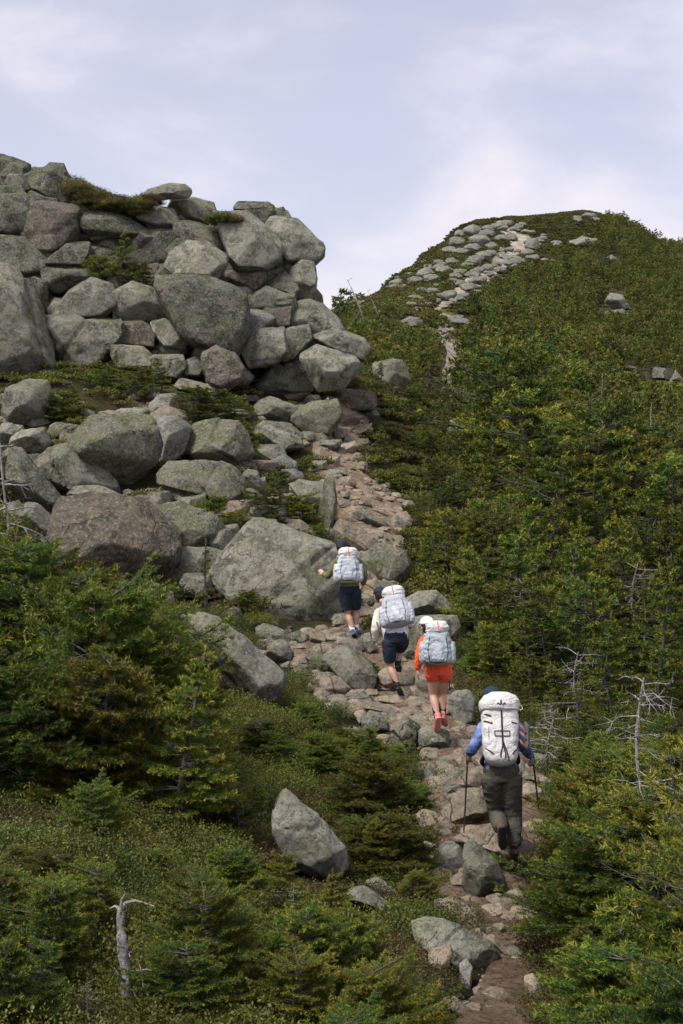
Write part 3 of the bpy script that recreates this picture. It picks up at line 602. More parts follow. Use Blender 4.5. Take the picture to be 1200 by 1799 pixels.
 (Cz,[(388,386),(440,371),(497,378),(492,402),(430,404)],'far','flat grey outcrop at the foot of the ridge path'),
 (Cz,[(268,385),(300,368),(345,375),(350,405),(290,405)],'far','low outcrop left of the dark pointed spruce on the ridge'),
]
for org_, P, m_, lab in LB:
    flatt = 'slab' in lab or 'flat' in lab
    pc = np.array(P, float); P = [tuple(q) for q in (pc - pc.mean(0)) * (1.13 if org_ is Bz and 'steadies' not in lab and 'hiker' not in lab else 1.05) + pc.mean(0)]
    if 'tilted lichen-speckled' in lab or 'sloping down left of the hikers' in lab: m_ = 'pale'
    sl_ = (-.22, -.82, .48) if 'tilted lichen-speckled' in lab else (-.15, -.78, .58) if 'sloping down left' in lab else (-.05, -.9, .36) if 'steadies' in lab else None
    o = rock('boulder', P, 26.55 if 'steadies' in lab else None, m_, org=org_, slab=sl_, label=lab, cat='boulder', top=0.8 if flatt else 0.55, tk=1.0)
    if 'white painted' in lab: blaze_rock = o
    if 'steadies' in lab: bigrock = o

# --- stones laid in the trail
TS = [
 (Dz,[(500,318),(520,285),(610,262),(643,280),(640,310),(560,335)]), (Dz,[(495,380),(505,345),(570,340),(560,385),(520,400)]), (Dz,[(545,410),(570,345),(610,395),(605,415)]), (Dz,[(580,345),(640,330),(700,310),(690,345),(610,385)]),
 (Dz,[(400,440),(430,400),(545,400),(530,440),(480,460)]), (Dz,[(535,425),(610,405),(640,440),(600,475),(535,475)]), (Dz,[(395,455),(430,440),(470,490),(400,500)]), (Dz,[(380,510),(460,510),(465,550),(400,565)]),
 (Dz,[(475,490),(530,485),(535,540),(475,545)]), (Dz,[(400,590),(405,570),(520,550),(580,548),(582,580),(500,590)]), (Dz,[(515,635),(530,600),(590,590),(625,640),(560,655)]), (Dz,[(430,610),(490,600),(495,660),(430,640)]),
 (Dz,[(495,645),(550,640),(570,670),(510,690)]), (Dz,[(560,640),(600,650),(590,672),(560,668)]), (Dz,[(535,670),(580,668),(585,710),(540,720)]), (Dz,[(590,690),(640,700),(620,735),(575,725)]), (Dz,[(600,660),(650,662),(652,695),(600,690)]),
 (Dz,[(500,720),(560,715),(620,740),(590,765),(505,770)]), (Dz,[(550,770),(590,748),(702,750),(640,768),(590,802),(550,812)]), (Dz,[(608,782),(640,752),(792,845),(772,868),(700,853),(618,817)]), (Dz,[(700,765),(760,760),(790,800),(740,800)]),
 (Dz,[(560,810),(600,790),(650,840),(590,840)]), (Dz,[(498,842),(540,818),(642,870),(722,930),(702,983),(600,983),(508,933)]), (Dz,[(640,860),(762,880),(762,917),(700,912)]), (Dz,[(640,1000),(680,980),(700,1000),(650,1040)]),
 (Ez,[(378,385),(450,363),(482,400),(472,442),(400,432)]), (Ez,[(338,470),(400,440),(463,450),(473,512),(380,553),(330,512)]), (Ez,[(325,190),(370,178),(400,200),(350,240)]), (Ez,[(370,330),(400,310),(430,370),(385,380)]),
 (Ez,[(350,740),(410,720),(460,830),(400,870),(370,820)]),
 (Ez,[(468,962),(590,958),(703,1010),(703,1053),(600,1113),(500,1113),(458,1022)]), (Ez,[(468,1142),(600,1128),(663,1150),(642,1198),(560,1203),(478,1183)]), (Ez,[(673,1082),(720,1068),(783,1150),(762,1193),(708,1177)]),
 (Ez,[(758,1212),(850,1193),(948,1200),(943,1262),(860,1273),(768,1247)]), (Ez,[(742,1372),(800,1343),(922,1368),(958,1420),(932,1483),(850,1503),(738,1483)]), (Ez,[(878,1342),(930,1308),(953,1370),(900,1373)]),
 (Ez,[(348,1202),(400,1168),(502,1190),(603,1240),(613,1293),(520,1273),(398,1222)]), (Ez,[(303,1242),(370,1228),(403,1260),(340,1313)]), (Ez,[(128,1142),(180,1128),(252,1160),(240,1183),(138,1183)]), (Ez,[(430,1180),(500,1165),(530,1190),(460,1205)]),
 (Ez,[(470,1215),(530,1190),(600,1220),(620,1270),(560,1260)]), (Ez,[(600,1235),(700,1220),(760,1240),(740,1270),(640,1280)]), (Ez,[(640,1280),(730,1265),(755,1330),(690,1320)]), (Ez,[(760,1275),(840,1270),(850,1320),(770,1330)]),
 (Fz,[(503,177),(540,163),(583,190),(563,222),(508,208)]), (Fz,[(578,152),(652,185),(653,227),(588,218)]), (Fz,[(498,232),(560,218),(592,235),(552,252),(508,248)]), (Fz,[(593,247),(640,213),(693,230),(673,257),(608,268)]), (Fz,[(515,275),(560,260),(600,280),(530,305)]),
 (Fz,[(660,450),(700,435),(745,450),(735,475),(680,470)]), (Fz,[(650,470),(690,465),(700,495),(660,500)]), (Fz,[(740,470),(800,465),(850,490),(800,510)]), (Fz,[(780,510),(820,500),(830,530),(790,535)]),
 (Gz,[(363,622),(390,558),(440,543),(483,580),(553,660),(548,698),(460,683),(378,663)]), (Gz,[(243,682),(360,658),(453,690),(443,718),(330,723),(258,713)]), (Gz,[(410,778),(480,698),(562,698),(613,760),(613,823),(500,843),(428,813)]),
 (Gz,[(298,1012),(330,960),(422,848),(562,833),(655,900),(655,983),(600,1063),(450,1083),(338,1063)]), (Gz,[(398,1182),(560,1108),(702,1078),(842,1170),(955,1220),(943,1300),(900,1440),(760,1400),(602,1272),(448,1213)]),
 (Gz,[(828,892),(850,820),(900,788),(1003,830),(1003,923),(900,935)]), (Gz,[(838,1102),(880,1128),(903,1190),(850,1203)]), (Gz,[(173,912),(240,898),(238,932),(188,933)]), (Gz,[(420,470),(500,460),(540,500),(450,520)]), (Gz,[(370,400),(420,385),(440,430),(385,440)]),
 (Gz,[(190,590),(270,560),(340,610),(250,640)]), (Gz,[(330,870),(400,850),(420,880),(350,920)]), (Gz,[(860,720),(900,700),(990,740),(960,790),(880,780)]), (Gz,[(540,620),(600,600),(610,690),(560,700)]),
 (Gz,[(200,890),(300,930),(290,980),(210,950)]), (Gz,[(560,740),(600,730),(600,770),(570,780)]), (Gz,[(150,1290),(220,1300),(240,1350),(170,1350)]),
 (Hz,[(553,257),(600,248),(653,270),(622,293),(558,283)]), (Hz,[(608,242),(650,228),(678,245),(652,268)]), (Hz,[(528,392),(580,383),(623,430),(602,453)]), (Hz,[(573,347),(610,343),(608,387),(580,383)]), (Hz,[(538,362),(570,358),(567,387),(535,383)]),
 (Hz,[(413,592),(450,588),(508,635),(470,643),(418,613)]), (Hz,[(523,520),(562,545),(540,558)]), (Hz,[(553,497),(602,520),(570,518)]), (Hz,[(363,307),(420,313),(453,335),(400,338)]), (Hz,[(608,467),(637,470),(625,483)]), (Hz,[(598,327),(652,330),(640,348)]),
 (Hz,[(393,527),(440,518),(448,545),(400,563)]), (Hz,[(658,12),(690,60),(682,77),(655,72)]), (Hz,[(470,255),(500,250),(505,275),(475,280)]), (Hz,[(665,395),(695,390),(700,415),(665,415)]), (Hz,[(500,370),(530,360),(560,420),(520,400)]),
]
for k, (org_, P) in enumerate(TS):
    pc = np.array(P, float); P = [tuple(q) for q in (pc - pc.mean(0)) * 1.06 + pc.mean(0)]
    o = rock('stone', P, None, ('trailrock', 'trailrock', 'trailrock', 'trailrock', 'boulder')[k % 5], org=org_, tk=1.15, top=0.7, sink=0.3); o.parent = trail
# smaller stones filling the rubble between the traced ones
rn = random.Random(4)
k = 0
while k < 190:   # (with the traced ones just under three hundred)
    py = rn.uniform(700, 1790); row = np.interp(py, _tp[:, 0], _tp[:, 1]), np.interp(py, _tp[:, 0], _tp[:, 2])
    px = rn.uniform(row[0] - 6, row[1] + 6)
    if py > 1560 and rn.random() < .8: continue
    if py > 1330 and rn.random() < 0.45 and 30 < px - row[0] < row[1] - row[0] - 30: continue
    Y0 = hit(px, py); sz = rn.uniform(0.07, 0.20) * F / Y0; sz = max(sz, 4)
    P = [(px + sz * rn.uniform(.75, 1.15) * math.cos(a), py - sz * 0.3 + sz * rn.uniform(.45, .65) * math.sin(a)) for a in (R(q + rn.uniform(-14, 14)) for q in range(0, 360, 52))]
    o = rock('stone', P, None, rn.choice(('trailrock', 'trailrock', 'trailrock', 'boulder')), tk=1.2, top=1.0, lvl=2 if sz < 9 else 3); o.parent = trail
    k += 1
# gravel and broken stone too small to pick apart: on the trail, and between the boulders
def rubble(name, spots, parent=None, lv=2):
    rb = random.Random(len(spots)); base_ = [rock_mesh([(math.cos(R(a + rb.uniform(-15, 15))) * rb.uniform(.8, 1.2), math.sin(R(a)) * rb.uniform(.5, .75)) for a in range(0, 360, 60)], .8, 900 + q, lv, M['trailrock']) for q in range(6)]
    dat = []
    for me in base_:
        c = np.empty(len(me.vertices) * 3, np.float32); me.vertices.foreach_get('co', c); f_ = np.empty(len(me.loops), np.int32); me.loops.foreach_get('vertex_index', f_); dat.append((c.reshape(-1, 3), f_.reshape(-1, 3)))
    V = []; T_ = []; n = 0; mi = []
    for (x, y, r_, mk) in spots:
        c, f_ = rb.choice(dat); a = rb.uniform(0, 6.28); ca, sa = math.cos(a), math.sin(a); z = float(ground_z(x, y)[0])
        q = np.stack([c[:, 0] * ca - c[:, 1] * sa, c[:, 0] * sa + c[:, 1] * ca, c[:, 2]], 1) * r_ + np.array([x, y, z + r_ * (.25 if r_ < .1 else .02)]); V.append(q); T_.append(f_ + n); n += len(q); mi.append(np.full(len(f_), mk))
    o = obj(name, np_mesh(name, np.concatenate(V), np.concatenate(T_), [M['trailrock'], M['boulder'], M['grey']], True, None, np.concatenate(mi))); tag(o, kind='stuff')
    if parent: o.parent = parent
    return o
rn = random.Random(12); sp1 = []; sp2 = []
while len(sp1) < 1000:
    py = rn.uniform(695, 1830); l, r_ = np.interp(py, _tp[:, 0], _tp[:, 1]), np.interp(py, _tp[:, 0], _tp[:, 2]); px = rn.uniform(l - 8, r_ + 8); Y_ = hit(px, py)
    if py > 1560 and rn.random() < .4: continue
    sp1.append(((px - 600) / F * Y_, Y_, rn.choice((.012, .02, .03, .045, .06)) * rn.uniform(.8, 1.4), rn.choice((0, 0, 0, 1))))
FIELD = [(0,680),(560,690),(580,800),(560,900),(590,950),(380,1060),(130,1010),(0,940)]
while len(sp2) < 360:
    px, py = rn.uniform(0, 640), rn.uniform(680, 1260)
    if not (in_poly(px, py, FIELD)[0] or in_poly(px, py, [(330,1080),(600,1110),(700,1220),(720,1300),(640,1310),(560,1230),(480,1160)])[0]): continue
    Y_ = hit(px, py); sp2.append(((px - 600) / F * Y_, Y_, rn.choice((.07, .12, .20, .32, .45) if py < 1060 else (.06, .1, .15, .22)) * rn.uniform(.8, 1.4), rn.choice((0, 1, 1, 2))))

n0 = len(sp1)
while len(sp1) < n0 + 330:
    py = rn.uniform(695, 1400); l, r_ = np.interp(py, _tp[:, 0], _tp[:, 1]), np.interp(py, _tp[:, 0], _tp[:, 2]); px = rn.uniform(l - 8, r_ + 8); Y_ = hit(px, py)
    sp1.append(((px - 600) / F * Y_, Y_, rn.uniform(.10, .26), rn.choice((0, 0, 0, 0, 1))))
rubble('trail_gravel', sp1[:n0], trail, 2); rubble('trail_rubble', sp1[n0:], trail, 3); rubble('boulder_field_rubble', sp2, None, 3)

RIDGE = [((380,245),36),((350,225),34),((320,250),34),((285,275),34),((410,215),36),((440,190),34),((395,190),30),((470,155),34),((430,150),30),((500,145),36),((560,130),36),((610,120),34),((640,110),30),((700,130),30),((730,120),28),((780,135),26),((360,205),28),((640,180),34),((690,175),26),((360,330),34),((325,345),32),((520,290),28),((470,95),44),((505,82),48),((540,98),40),((560,78),36),((455,120),34),((525,118),40),((590,70),30),((620,62),28),((250,262),36),((130,325),44),((100,338),34),((345,290),34),((425,300),36),((460,312),26),((600,165),34),((545,170),34),((850,44),30),((900,40),26),((860,122),30),((690,160),28),((750,185),26),((300,395),30),((440,385),36),((600,462),28),((480,205),20),((500,190),22),((522,178),24),((545,166),22),((470,222),20),((452,235),16),((440,250),16),((395,268),14),((420,258),14),((568,156),22),((600,150),18),((630,148),14),((656,152),12),
 ((500,226),18),((530,214),20),((555,204),20),((585,196),16),((615,190),18),((640,200),16),((560,230),16),((520,240),14),((600,215),20),((660,186),22),((590,240),14),((255,255),24),((270,240),16),((235,275),20),((290,225),14),((325,205),14),((350,190),14),
 ((372,236),18),((350,255),16),((120,318),26),((95,330),20),((150,306),18),((60,350),16),((335,287),24),((375,287),20),((410,300),24),((445,312),22),((330,310),20),((395,318),18),((310,330),18),((430,325),16),((480,300),18),((500,272),22),((520,252),20),((540,245),14),((555,272),14),((470,262),18),
 ((560,455),16),((590,462),18),((610,470),20),((640,455),18),((625,445),14),((575,440),12),((700,190),12),((760,185),20),((720,170),14),((790,150),10),((885,100),12),((940,140),16),((960,155),10),((985,110),8),((600,95),14),((640,80),14),((670,66),16),((560,100),16),((520,112),16),((500,128),14),((700,92),16),((740,102),10)]
rn = random.Random(31)
for (x0, y0), sz in RIDGE:
    for q in range(2 if sz > 13 else 1):
        x = Cz[0] + (x0 + q * rn.uniform(-16, 16)) * Cz[2]; y = Cz[1] + (y0 + q * rn.uniform(-9, 9)) * Cz[2]; s_ = sz * (0.5 if sz < 25 else .36) * rn.uniform(.7, 1.35)
        if hit(x, y) > 400: y += 6
        P = [(x + s_ * rn.uniform(.8, 1.3) * math.cos(a), y + s_ * rn.uniform(.45, .65) * math.sin(a)) for a in (R(k_ + rn.uniform(-14, 14)) for k_ in range(0, 360, 52))]
        rock('ridge_rock', P, None, 'far', lvl=3, tk=1.1, top=.9, cat='rock', group='rocks along the far ridge', label='dark grey rock of the outcrops on the left skyline of the far hill' if x < 740 and y < 520 else 'pale granite rock beside the ridge path low on the far hill' if y > 480 else 'grey rock among the ledges near the summit of the far hill')
# ------------------------------------------------------------------ the white painted blaze on its boulder
bpy.context.view_layer.update()
_dg = bpy.context.evaluated_depsgraph_get()
def sight(px, py, skip=0.0):
    """first solid thing met by the line of sight through a photo point"""
    d = Vector(((px - 600) / F, 1.0, (900 - py) / F)).normalized()
    ok, loc, nrm, i_, ob, m_ = S.ray_cast(_dg, Vector((0, 0, 0)) + d * skip, d)
    return loc, nrm, ob
def flat_mat(name, col, rough=0.8, spec=0.3, wr=0.0, weave=0.0, var=0.0, col2=None):
    m, nt, B = mat(name); v = nt.nodes.new('ShaderNodeTexCoord').outputs['Object']
    c = mixc(nt, ramp(nt, noise(nt, v, 9, 5, .65), .38, .62), tuple(x * (1 - var) for x in col), col2 or col)
    nt.links.new(c, B.inputs['Base Color']); B.inputs['Roughness'].default_value = rough; B.inputs['Specular IOR Level'].default_value = spec
    n_ = None
    if wr: n_ = bump(nt, noise(nt, v, 11, 5, .6, .6), wr)
    if weave: n_ = bump(nt, noise(nt, v, 140, 2, .5), weave, n_)
    if n_ is not None: nt.links.new(n_, B.inputs['Normal'])
    return m
white_paint = flat_mat('white_paint', (.78, .78, .76), .7, var=.12)
quad = []
for x, y in ((574, 699), (577.5, 699), (577, 708), (573.5, 708)):
    l, n_, ob = sight(x, y); quad.append(l - l.normalized() * .012)
bl = obj('painted_blaze', np_mesh('painted_blaze', np.array([list(q) for q in quad] + [list(q + q.normalized() * .03) for q in quad]), np.array([[0, 3, 2, 1], [0, 1, 5, 4], [1, 2, 6, 5], [2, 3, 7, 6], [3, 0, 4, 7]]), white_paint, False))
bl.parent = blaze_rock; bl.matrix_parent_inverse = Matrix.Translation(-Vector(blaze_rock.location))

# ------------------------------------------------------------------ hikers
P_ = dict(
 skin=flat_mat('skin', (.50, .29, .20), .55, .4, var=.12), skin_tan=flat_mat('skin_tan', (.36, .19, .125), .55, .4, var=.12),
 navy=flat_mat('navy_cloth', (.020, .030, .050), .85, .2, .02, var=.2), olive=flat_mat('olive_cloth', (.165, .165, .070), .9, .15, .02, var=.2),
 grey_olive=flat_mat('grey_olive_trousers', (.078, .076, .060), .9, .15, .03, var=.2), cream=flat_mat('cream_shell', (.66, .61, .53), .75, .25, .03, var=.08),
 white=flat_mat('white_cloth', (.72, .72, .80), .85, .2, .02, var=.06), orange=flat_mat('orange_jacket', (.86, .125, .030), .75, .3, .03, var=.12), coral=flat_mat('coral_shorts', (.86, .105, .055), .8, .25, .03, var=.12),
 blue=flat_mat('heather_blue_knit', (.115, .170, .400), .9, .15, .015, .004, var=.45, col2=(.20, .27, .52)), black=flat_mat('black_cloth', (.014, .015, .018), .8, .3, .01), darkhair=flat_mat('dark_hair', (.025, .016, .011), .6, .4, .01),
 brownboot=flat_mat('brown_leather', (.085, .048, .034), .7, .35, .008, var=.3), sole=flat_mat('rubber_sole', (.022, .022, .024), .7, .4, .006), pink=flat_mat('pink_mesh', (.62, .24, .20), .8, .25, .006, var=.2), whitesock=flat_mat('white_sock', (.80, .80, .82), .9, .1, .006),
 blueshoe=flat_mat('blue_grey_shoe', (.12, .15, .20), .8, .25, .006, var=.2), cap_navy=flat_mat('navy_cap', (.020, .032, .055), .8, .2, .004), cap_white=flat_mat('white_cap', (.78, .76, .74), .8, .2, .004), teal=flat_mat('teal_cap', (.014, .035, .055), .8, .2, .004),
 pack_white=flat_mat('white_pack_fabric', (.60, .59, .575), .6, .35, .035, .002, var=.05), pack_blue=flat_mat('pale_blue_pack_fabric', (.36, .41, .45), .5, .4, .04, .002, var=.12, col2=(.50, .55, .58)), pack_grey=flat_mat('pale_grey_pack_fabric', (.43, .46, .51), .55, .35, .04, .002, var=.08),
 strap=flat_mat('black_webbing', (.012, .014, .018), .75, .3), strap_orange=flat_mat('orange_webbing', (.88, .16, .05), .7, .3), neon=flat_mat('neon_strap', (.45, .80, .06), .6, .3), brownstrap=flat_mat('brown_strap', (.36, .16, .06), .8, .2, .005, var=.3), greyrub=flat_mat('grey_foam', (.09, .10, .10), .8, .2, .006),
 carbon=flat_mat('pole_shaft', (.020, .020, .022), .35, .5))

def remeshed(name, acc, vox, material, smooth=2, wr=0.0, seed=0, wscale=9.0, extra=None):
    me = np_mesh(name, np.concatenate(acc.V), acc.F if isinstance(acc.F[0], np.ndarray) and len({f.shape[1] for f in acc.F}) > 1 else [np.concatenate(acc.F)], material)
    o = bpy.data.objects.new(name, me); COL.objects.link(o)
    md = o.modifiers.new('r', 'REMESH'); md.mode = 'VOXEL'; md.voxel_size = vox
    ms = o.modifiers.new('s', 'SMOOTH'); ms.iterations = smooth; ms.factor = .5
    dg = bpy.context.evaluated_depsgraph_get(); out = bpy.data.meshes.new_from_object(o.evaluated_get(dg))
    bpy.data.objects.remove(o); bpy.data.meshes.remove(me)
    if wr:
        n = len(out.vertices); c = np.empty(n * 3, np.float32); out.vertices.foreach_get('co', c); c = c.reshape(-1, 3); nn = np.empty(n * 3, np.float32); out.vertices.foreach_get('normal', nn); nn = nn.reshape(-1, 3)
        f_ = 1 - 2 * np.abs(fbm(c * np.array([1, 1, 1.9]) * wscale + seed, seed, 3, .55)); c = c + nn * (f_ * wr)[:, None]; out.vertices.foreach_set('co', c.astype(np.float32).ravel())
    out.polygons.foreach_set('use_smooth', np.full(len(out.polygons), True)); out.update()
    if not out.materials: out.materials.append(material)
    return out
def loft(rings, sides=20, side=None):
    """closed body through rings (centre, half width, half depth)"""
    C = np.array([r[0] for r in rings], float); T = np.gradient(C, axis=0); T /= np.linalg.norm(T, axis=1)[:, None] + 1e-9
    sd_ = np.array(side if side is not None else (1, 0, 0), float); a = np.linspace(0, 2 * np.pi, sides, endpoint=False); V = []
    for c, t, (q, rx, ry) in zip(C, T, rings):
        x = sd_ - (sd_ @ t) * t; x /= np.linalg.norm(x); y = np.cross(t, x); V.append(c + rx * np.cos(a)[:, None] * x + ry * np.sin(a)[:, None] * y)
    n = len(rings); V = np.concatenate(V + [C[:1] - T[0] * min(rings[0][1:]) * .45, C[-1:] + T[-1] * min(rings[-1][1:]) * .45])
    i = np.arange((n - 1) * sides).reshape(n - 1, sides); j = np.roll(i, -1, 1); Fq_ = np.stack([i, j, j + sides, i + sides], -1).reshape(-1, 4)
    i0 = np.arange(sides); j0 = np.roll(i0, -1); b0 = n * sides; l0 = (n - 1) * sides
    tri = np.concatenate([np.stack([j0, i0, np.full(sides, b0), np.full(sides, b0)], 1), np.stack([l0 + i0, l0 + j0, np.full(sides, b0 + 1), np.full(sides, b0 + 1)], 1)])
    # centre caps as quads with a doubled corner would be refused; split them by hand
    return V, Fq_, tri[:, :3]
class Acc2:
    def __init__(s): s.V = []; s.Q = []; s.T = []; s.n = 0
    def add(s, V, Q, T=None):
        s.V.append(np.asarray(V)); s.Q.append(np.asarray(Q) + s.n)
        if T is not None and len(T): s.T.append(np.asarray(T) + s.n)
        s.n += len(V)
    def limb(s, pts, rad, sides=14):
        # fill in the curve so that joints bend softly
        P = np.array([list(p) for p in pts], float); r = np.array(rad, float); k = np.arange(len(P)); kk = np.linspace(0, len(P) - 1, (len(P) - 1) * 6 + 1)
        C = np.stack([np.interp(kk, k, P[:, i]) for i in range(3)], 1); rr = np.interp(kk, k, r)
        for it in range(2): C[1:-1] = .25 * C[:-2] + .5 * C[1:-1] + .25 * C[2:]
        s.add(*loft([(c, q, q) for c, q in zip(C, rr)], sides))
    def ball(s, c, rx, ry, rz, rot=None):
        V, Fc = ico(3); V = V * np.array([rx, ry, rz])
        if rot is not None: V = V @ np.array(rot.to_matrix()).T
        s.V.append(V + np.array(list(c))); s.T.append(Fc + s.n); s.n += len(V)
    def mesh(s, name, vox, m_, smooth=2, wr=0, seed=0, wscale=9.0):
        class A_: pass
        a = A_(); a.V = s.V; a.F = ([np.concatenate(s.Q)] if s.Q else []) + ([np.concatenate(s.T)] if s.T else [])
        if len(a.F) == 1: a.F = a.F
        me = np_mesh(name, np.concatenate(a.V), a.F, m_)
        o = bpy.data.objects.new(name, me); COL.objects.link(o)
        md = o.modifiers.new('r', 'REMESH'); md.mode = 'VOXEL'; md.voxel_size = vox
        ms = o.modifiers.new('s', 'SMOOTH'); ms.iterations = smooth; ms.factor = .5
        dg = bpy.context.evaluated_depsgraph_get(); out = bpy.data.meshes.new_from_object(o.evaluated_get(dg))
        bpy.data.objects.remove(o)
        n = len(out.vertices); c = np.empty(n * 3, np.float32); out.vertices.foreach_get('co', c); c = c.reshape(-1, 3)
        if wr:
            nn = np.empty(n * 3, np.float32); out.vertices.foreach_get('normal', nn); nn = nn.reshape(-1, 3)
            f_ = 1 - 2.4 * np.abs(fbm(c * np.array([1, 1, 1.9]) * wscale + seed, seed, 3, .55)); c = c + nn * (f_ * wr)[:, None]; out.vertices.foreach_set('co', c.astype(np.float32).ravel())
        out.polygons.foreach_set('use_smooth', np.full(len(out.polygons), True)); out.materials.clear(); out.materials.append(m_); out.update()
        return out
V3 = lambda *a: Vector(a)
def hand_parts(acc, wrist, tip, palm_n, side, k=1.0, curl=.6):
    """palm, four unequal fingers with two bends each and a thumb from the side of the palm"""
    d = (tip - wrist).normalized(); n = (palm_n - d * palm_n.dot(d)).normalized(); s_ = d.cross(n) * side
    acc.add(*loft([(list(wrist - d * .01), .026 * k, .020 * k), (list(wrist + d * .03 * k), .036 * k, .018 * k), (list(wrist + d * .085 * k), .040 * k, .014 * k)], 12, list(s_)))
    for i, (o_, L) in enumerate(((-.030, .066), (-.010, .078), (.011, .074), (.031, .058))):
        p0 = wrist + d * .080 * k + s_ * o_ * k; a1, a2, a3 = curl * .5, curl * 1.1, curl * 1.7
        p1 = p0 + (d * math.cos(a1) + n * math.sin(a1)) * L * .45 * k; p2 = p1 + (d * math.cos(a2) + n * math.sin(a2)) * L * .33 * k; p3 = p2 + (d * math.cos(a3) + n * math.sin(a3)) * L * .28 * k
        acc.limb([wrist + d * .05 * k + s_ * o_ * .8 * k, p0, p1, p2, p3], [.0095 * k] * 3 + [.0085 * k, .007 * k], 8)
    t0 = wrist + d * .022 * k - s_ * .028 * k; t1 = t0 + (d * .75 - s_ * .75 + n * .2).normalized() * .038 * k; t2 = t1 + (d * .9 - s_ * .15 + n * .4 * curl).normalized() * .034 * k
    acc.limb([t0, t1, t2], [.013 * k, .0105 * k, .008 * k], 8)

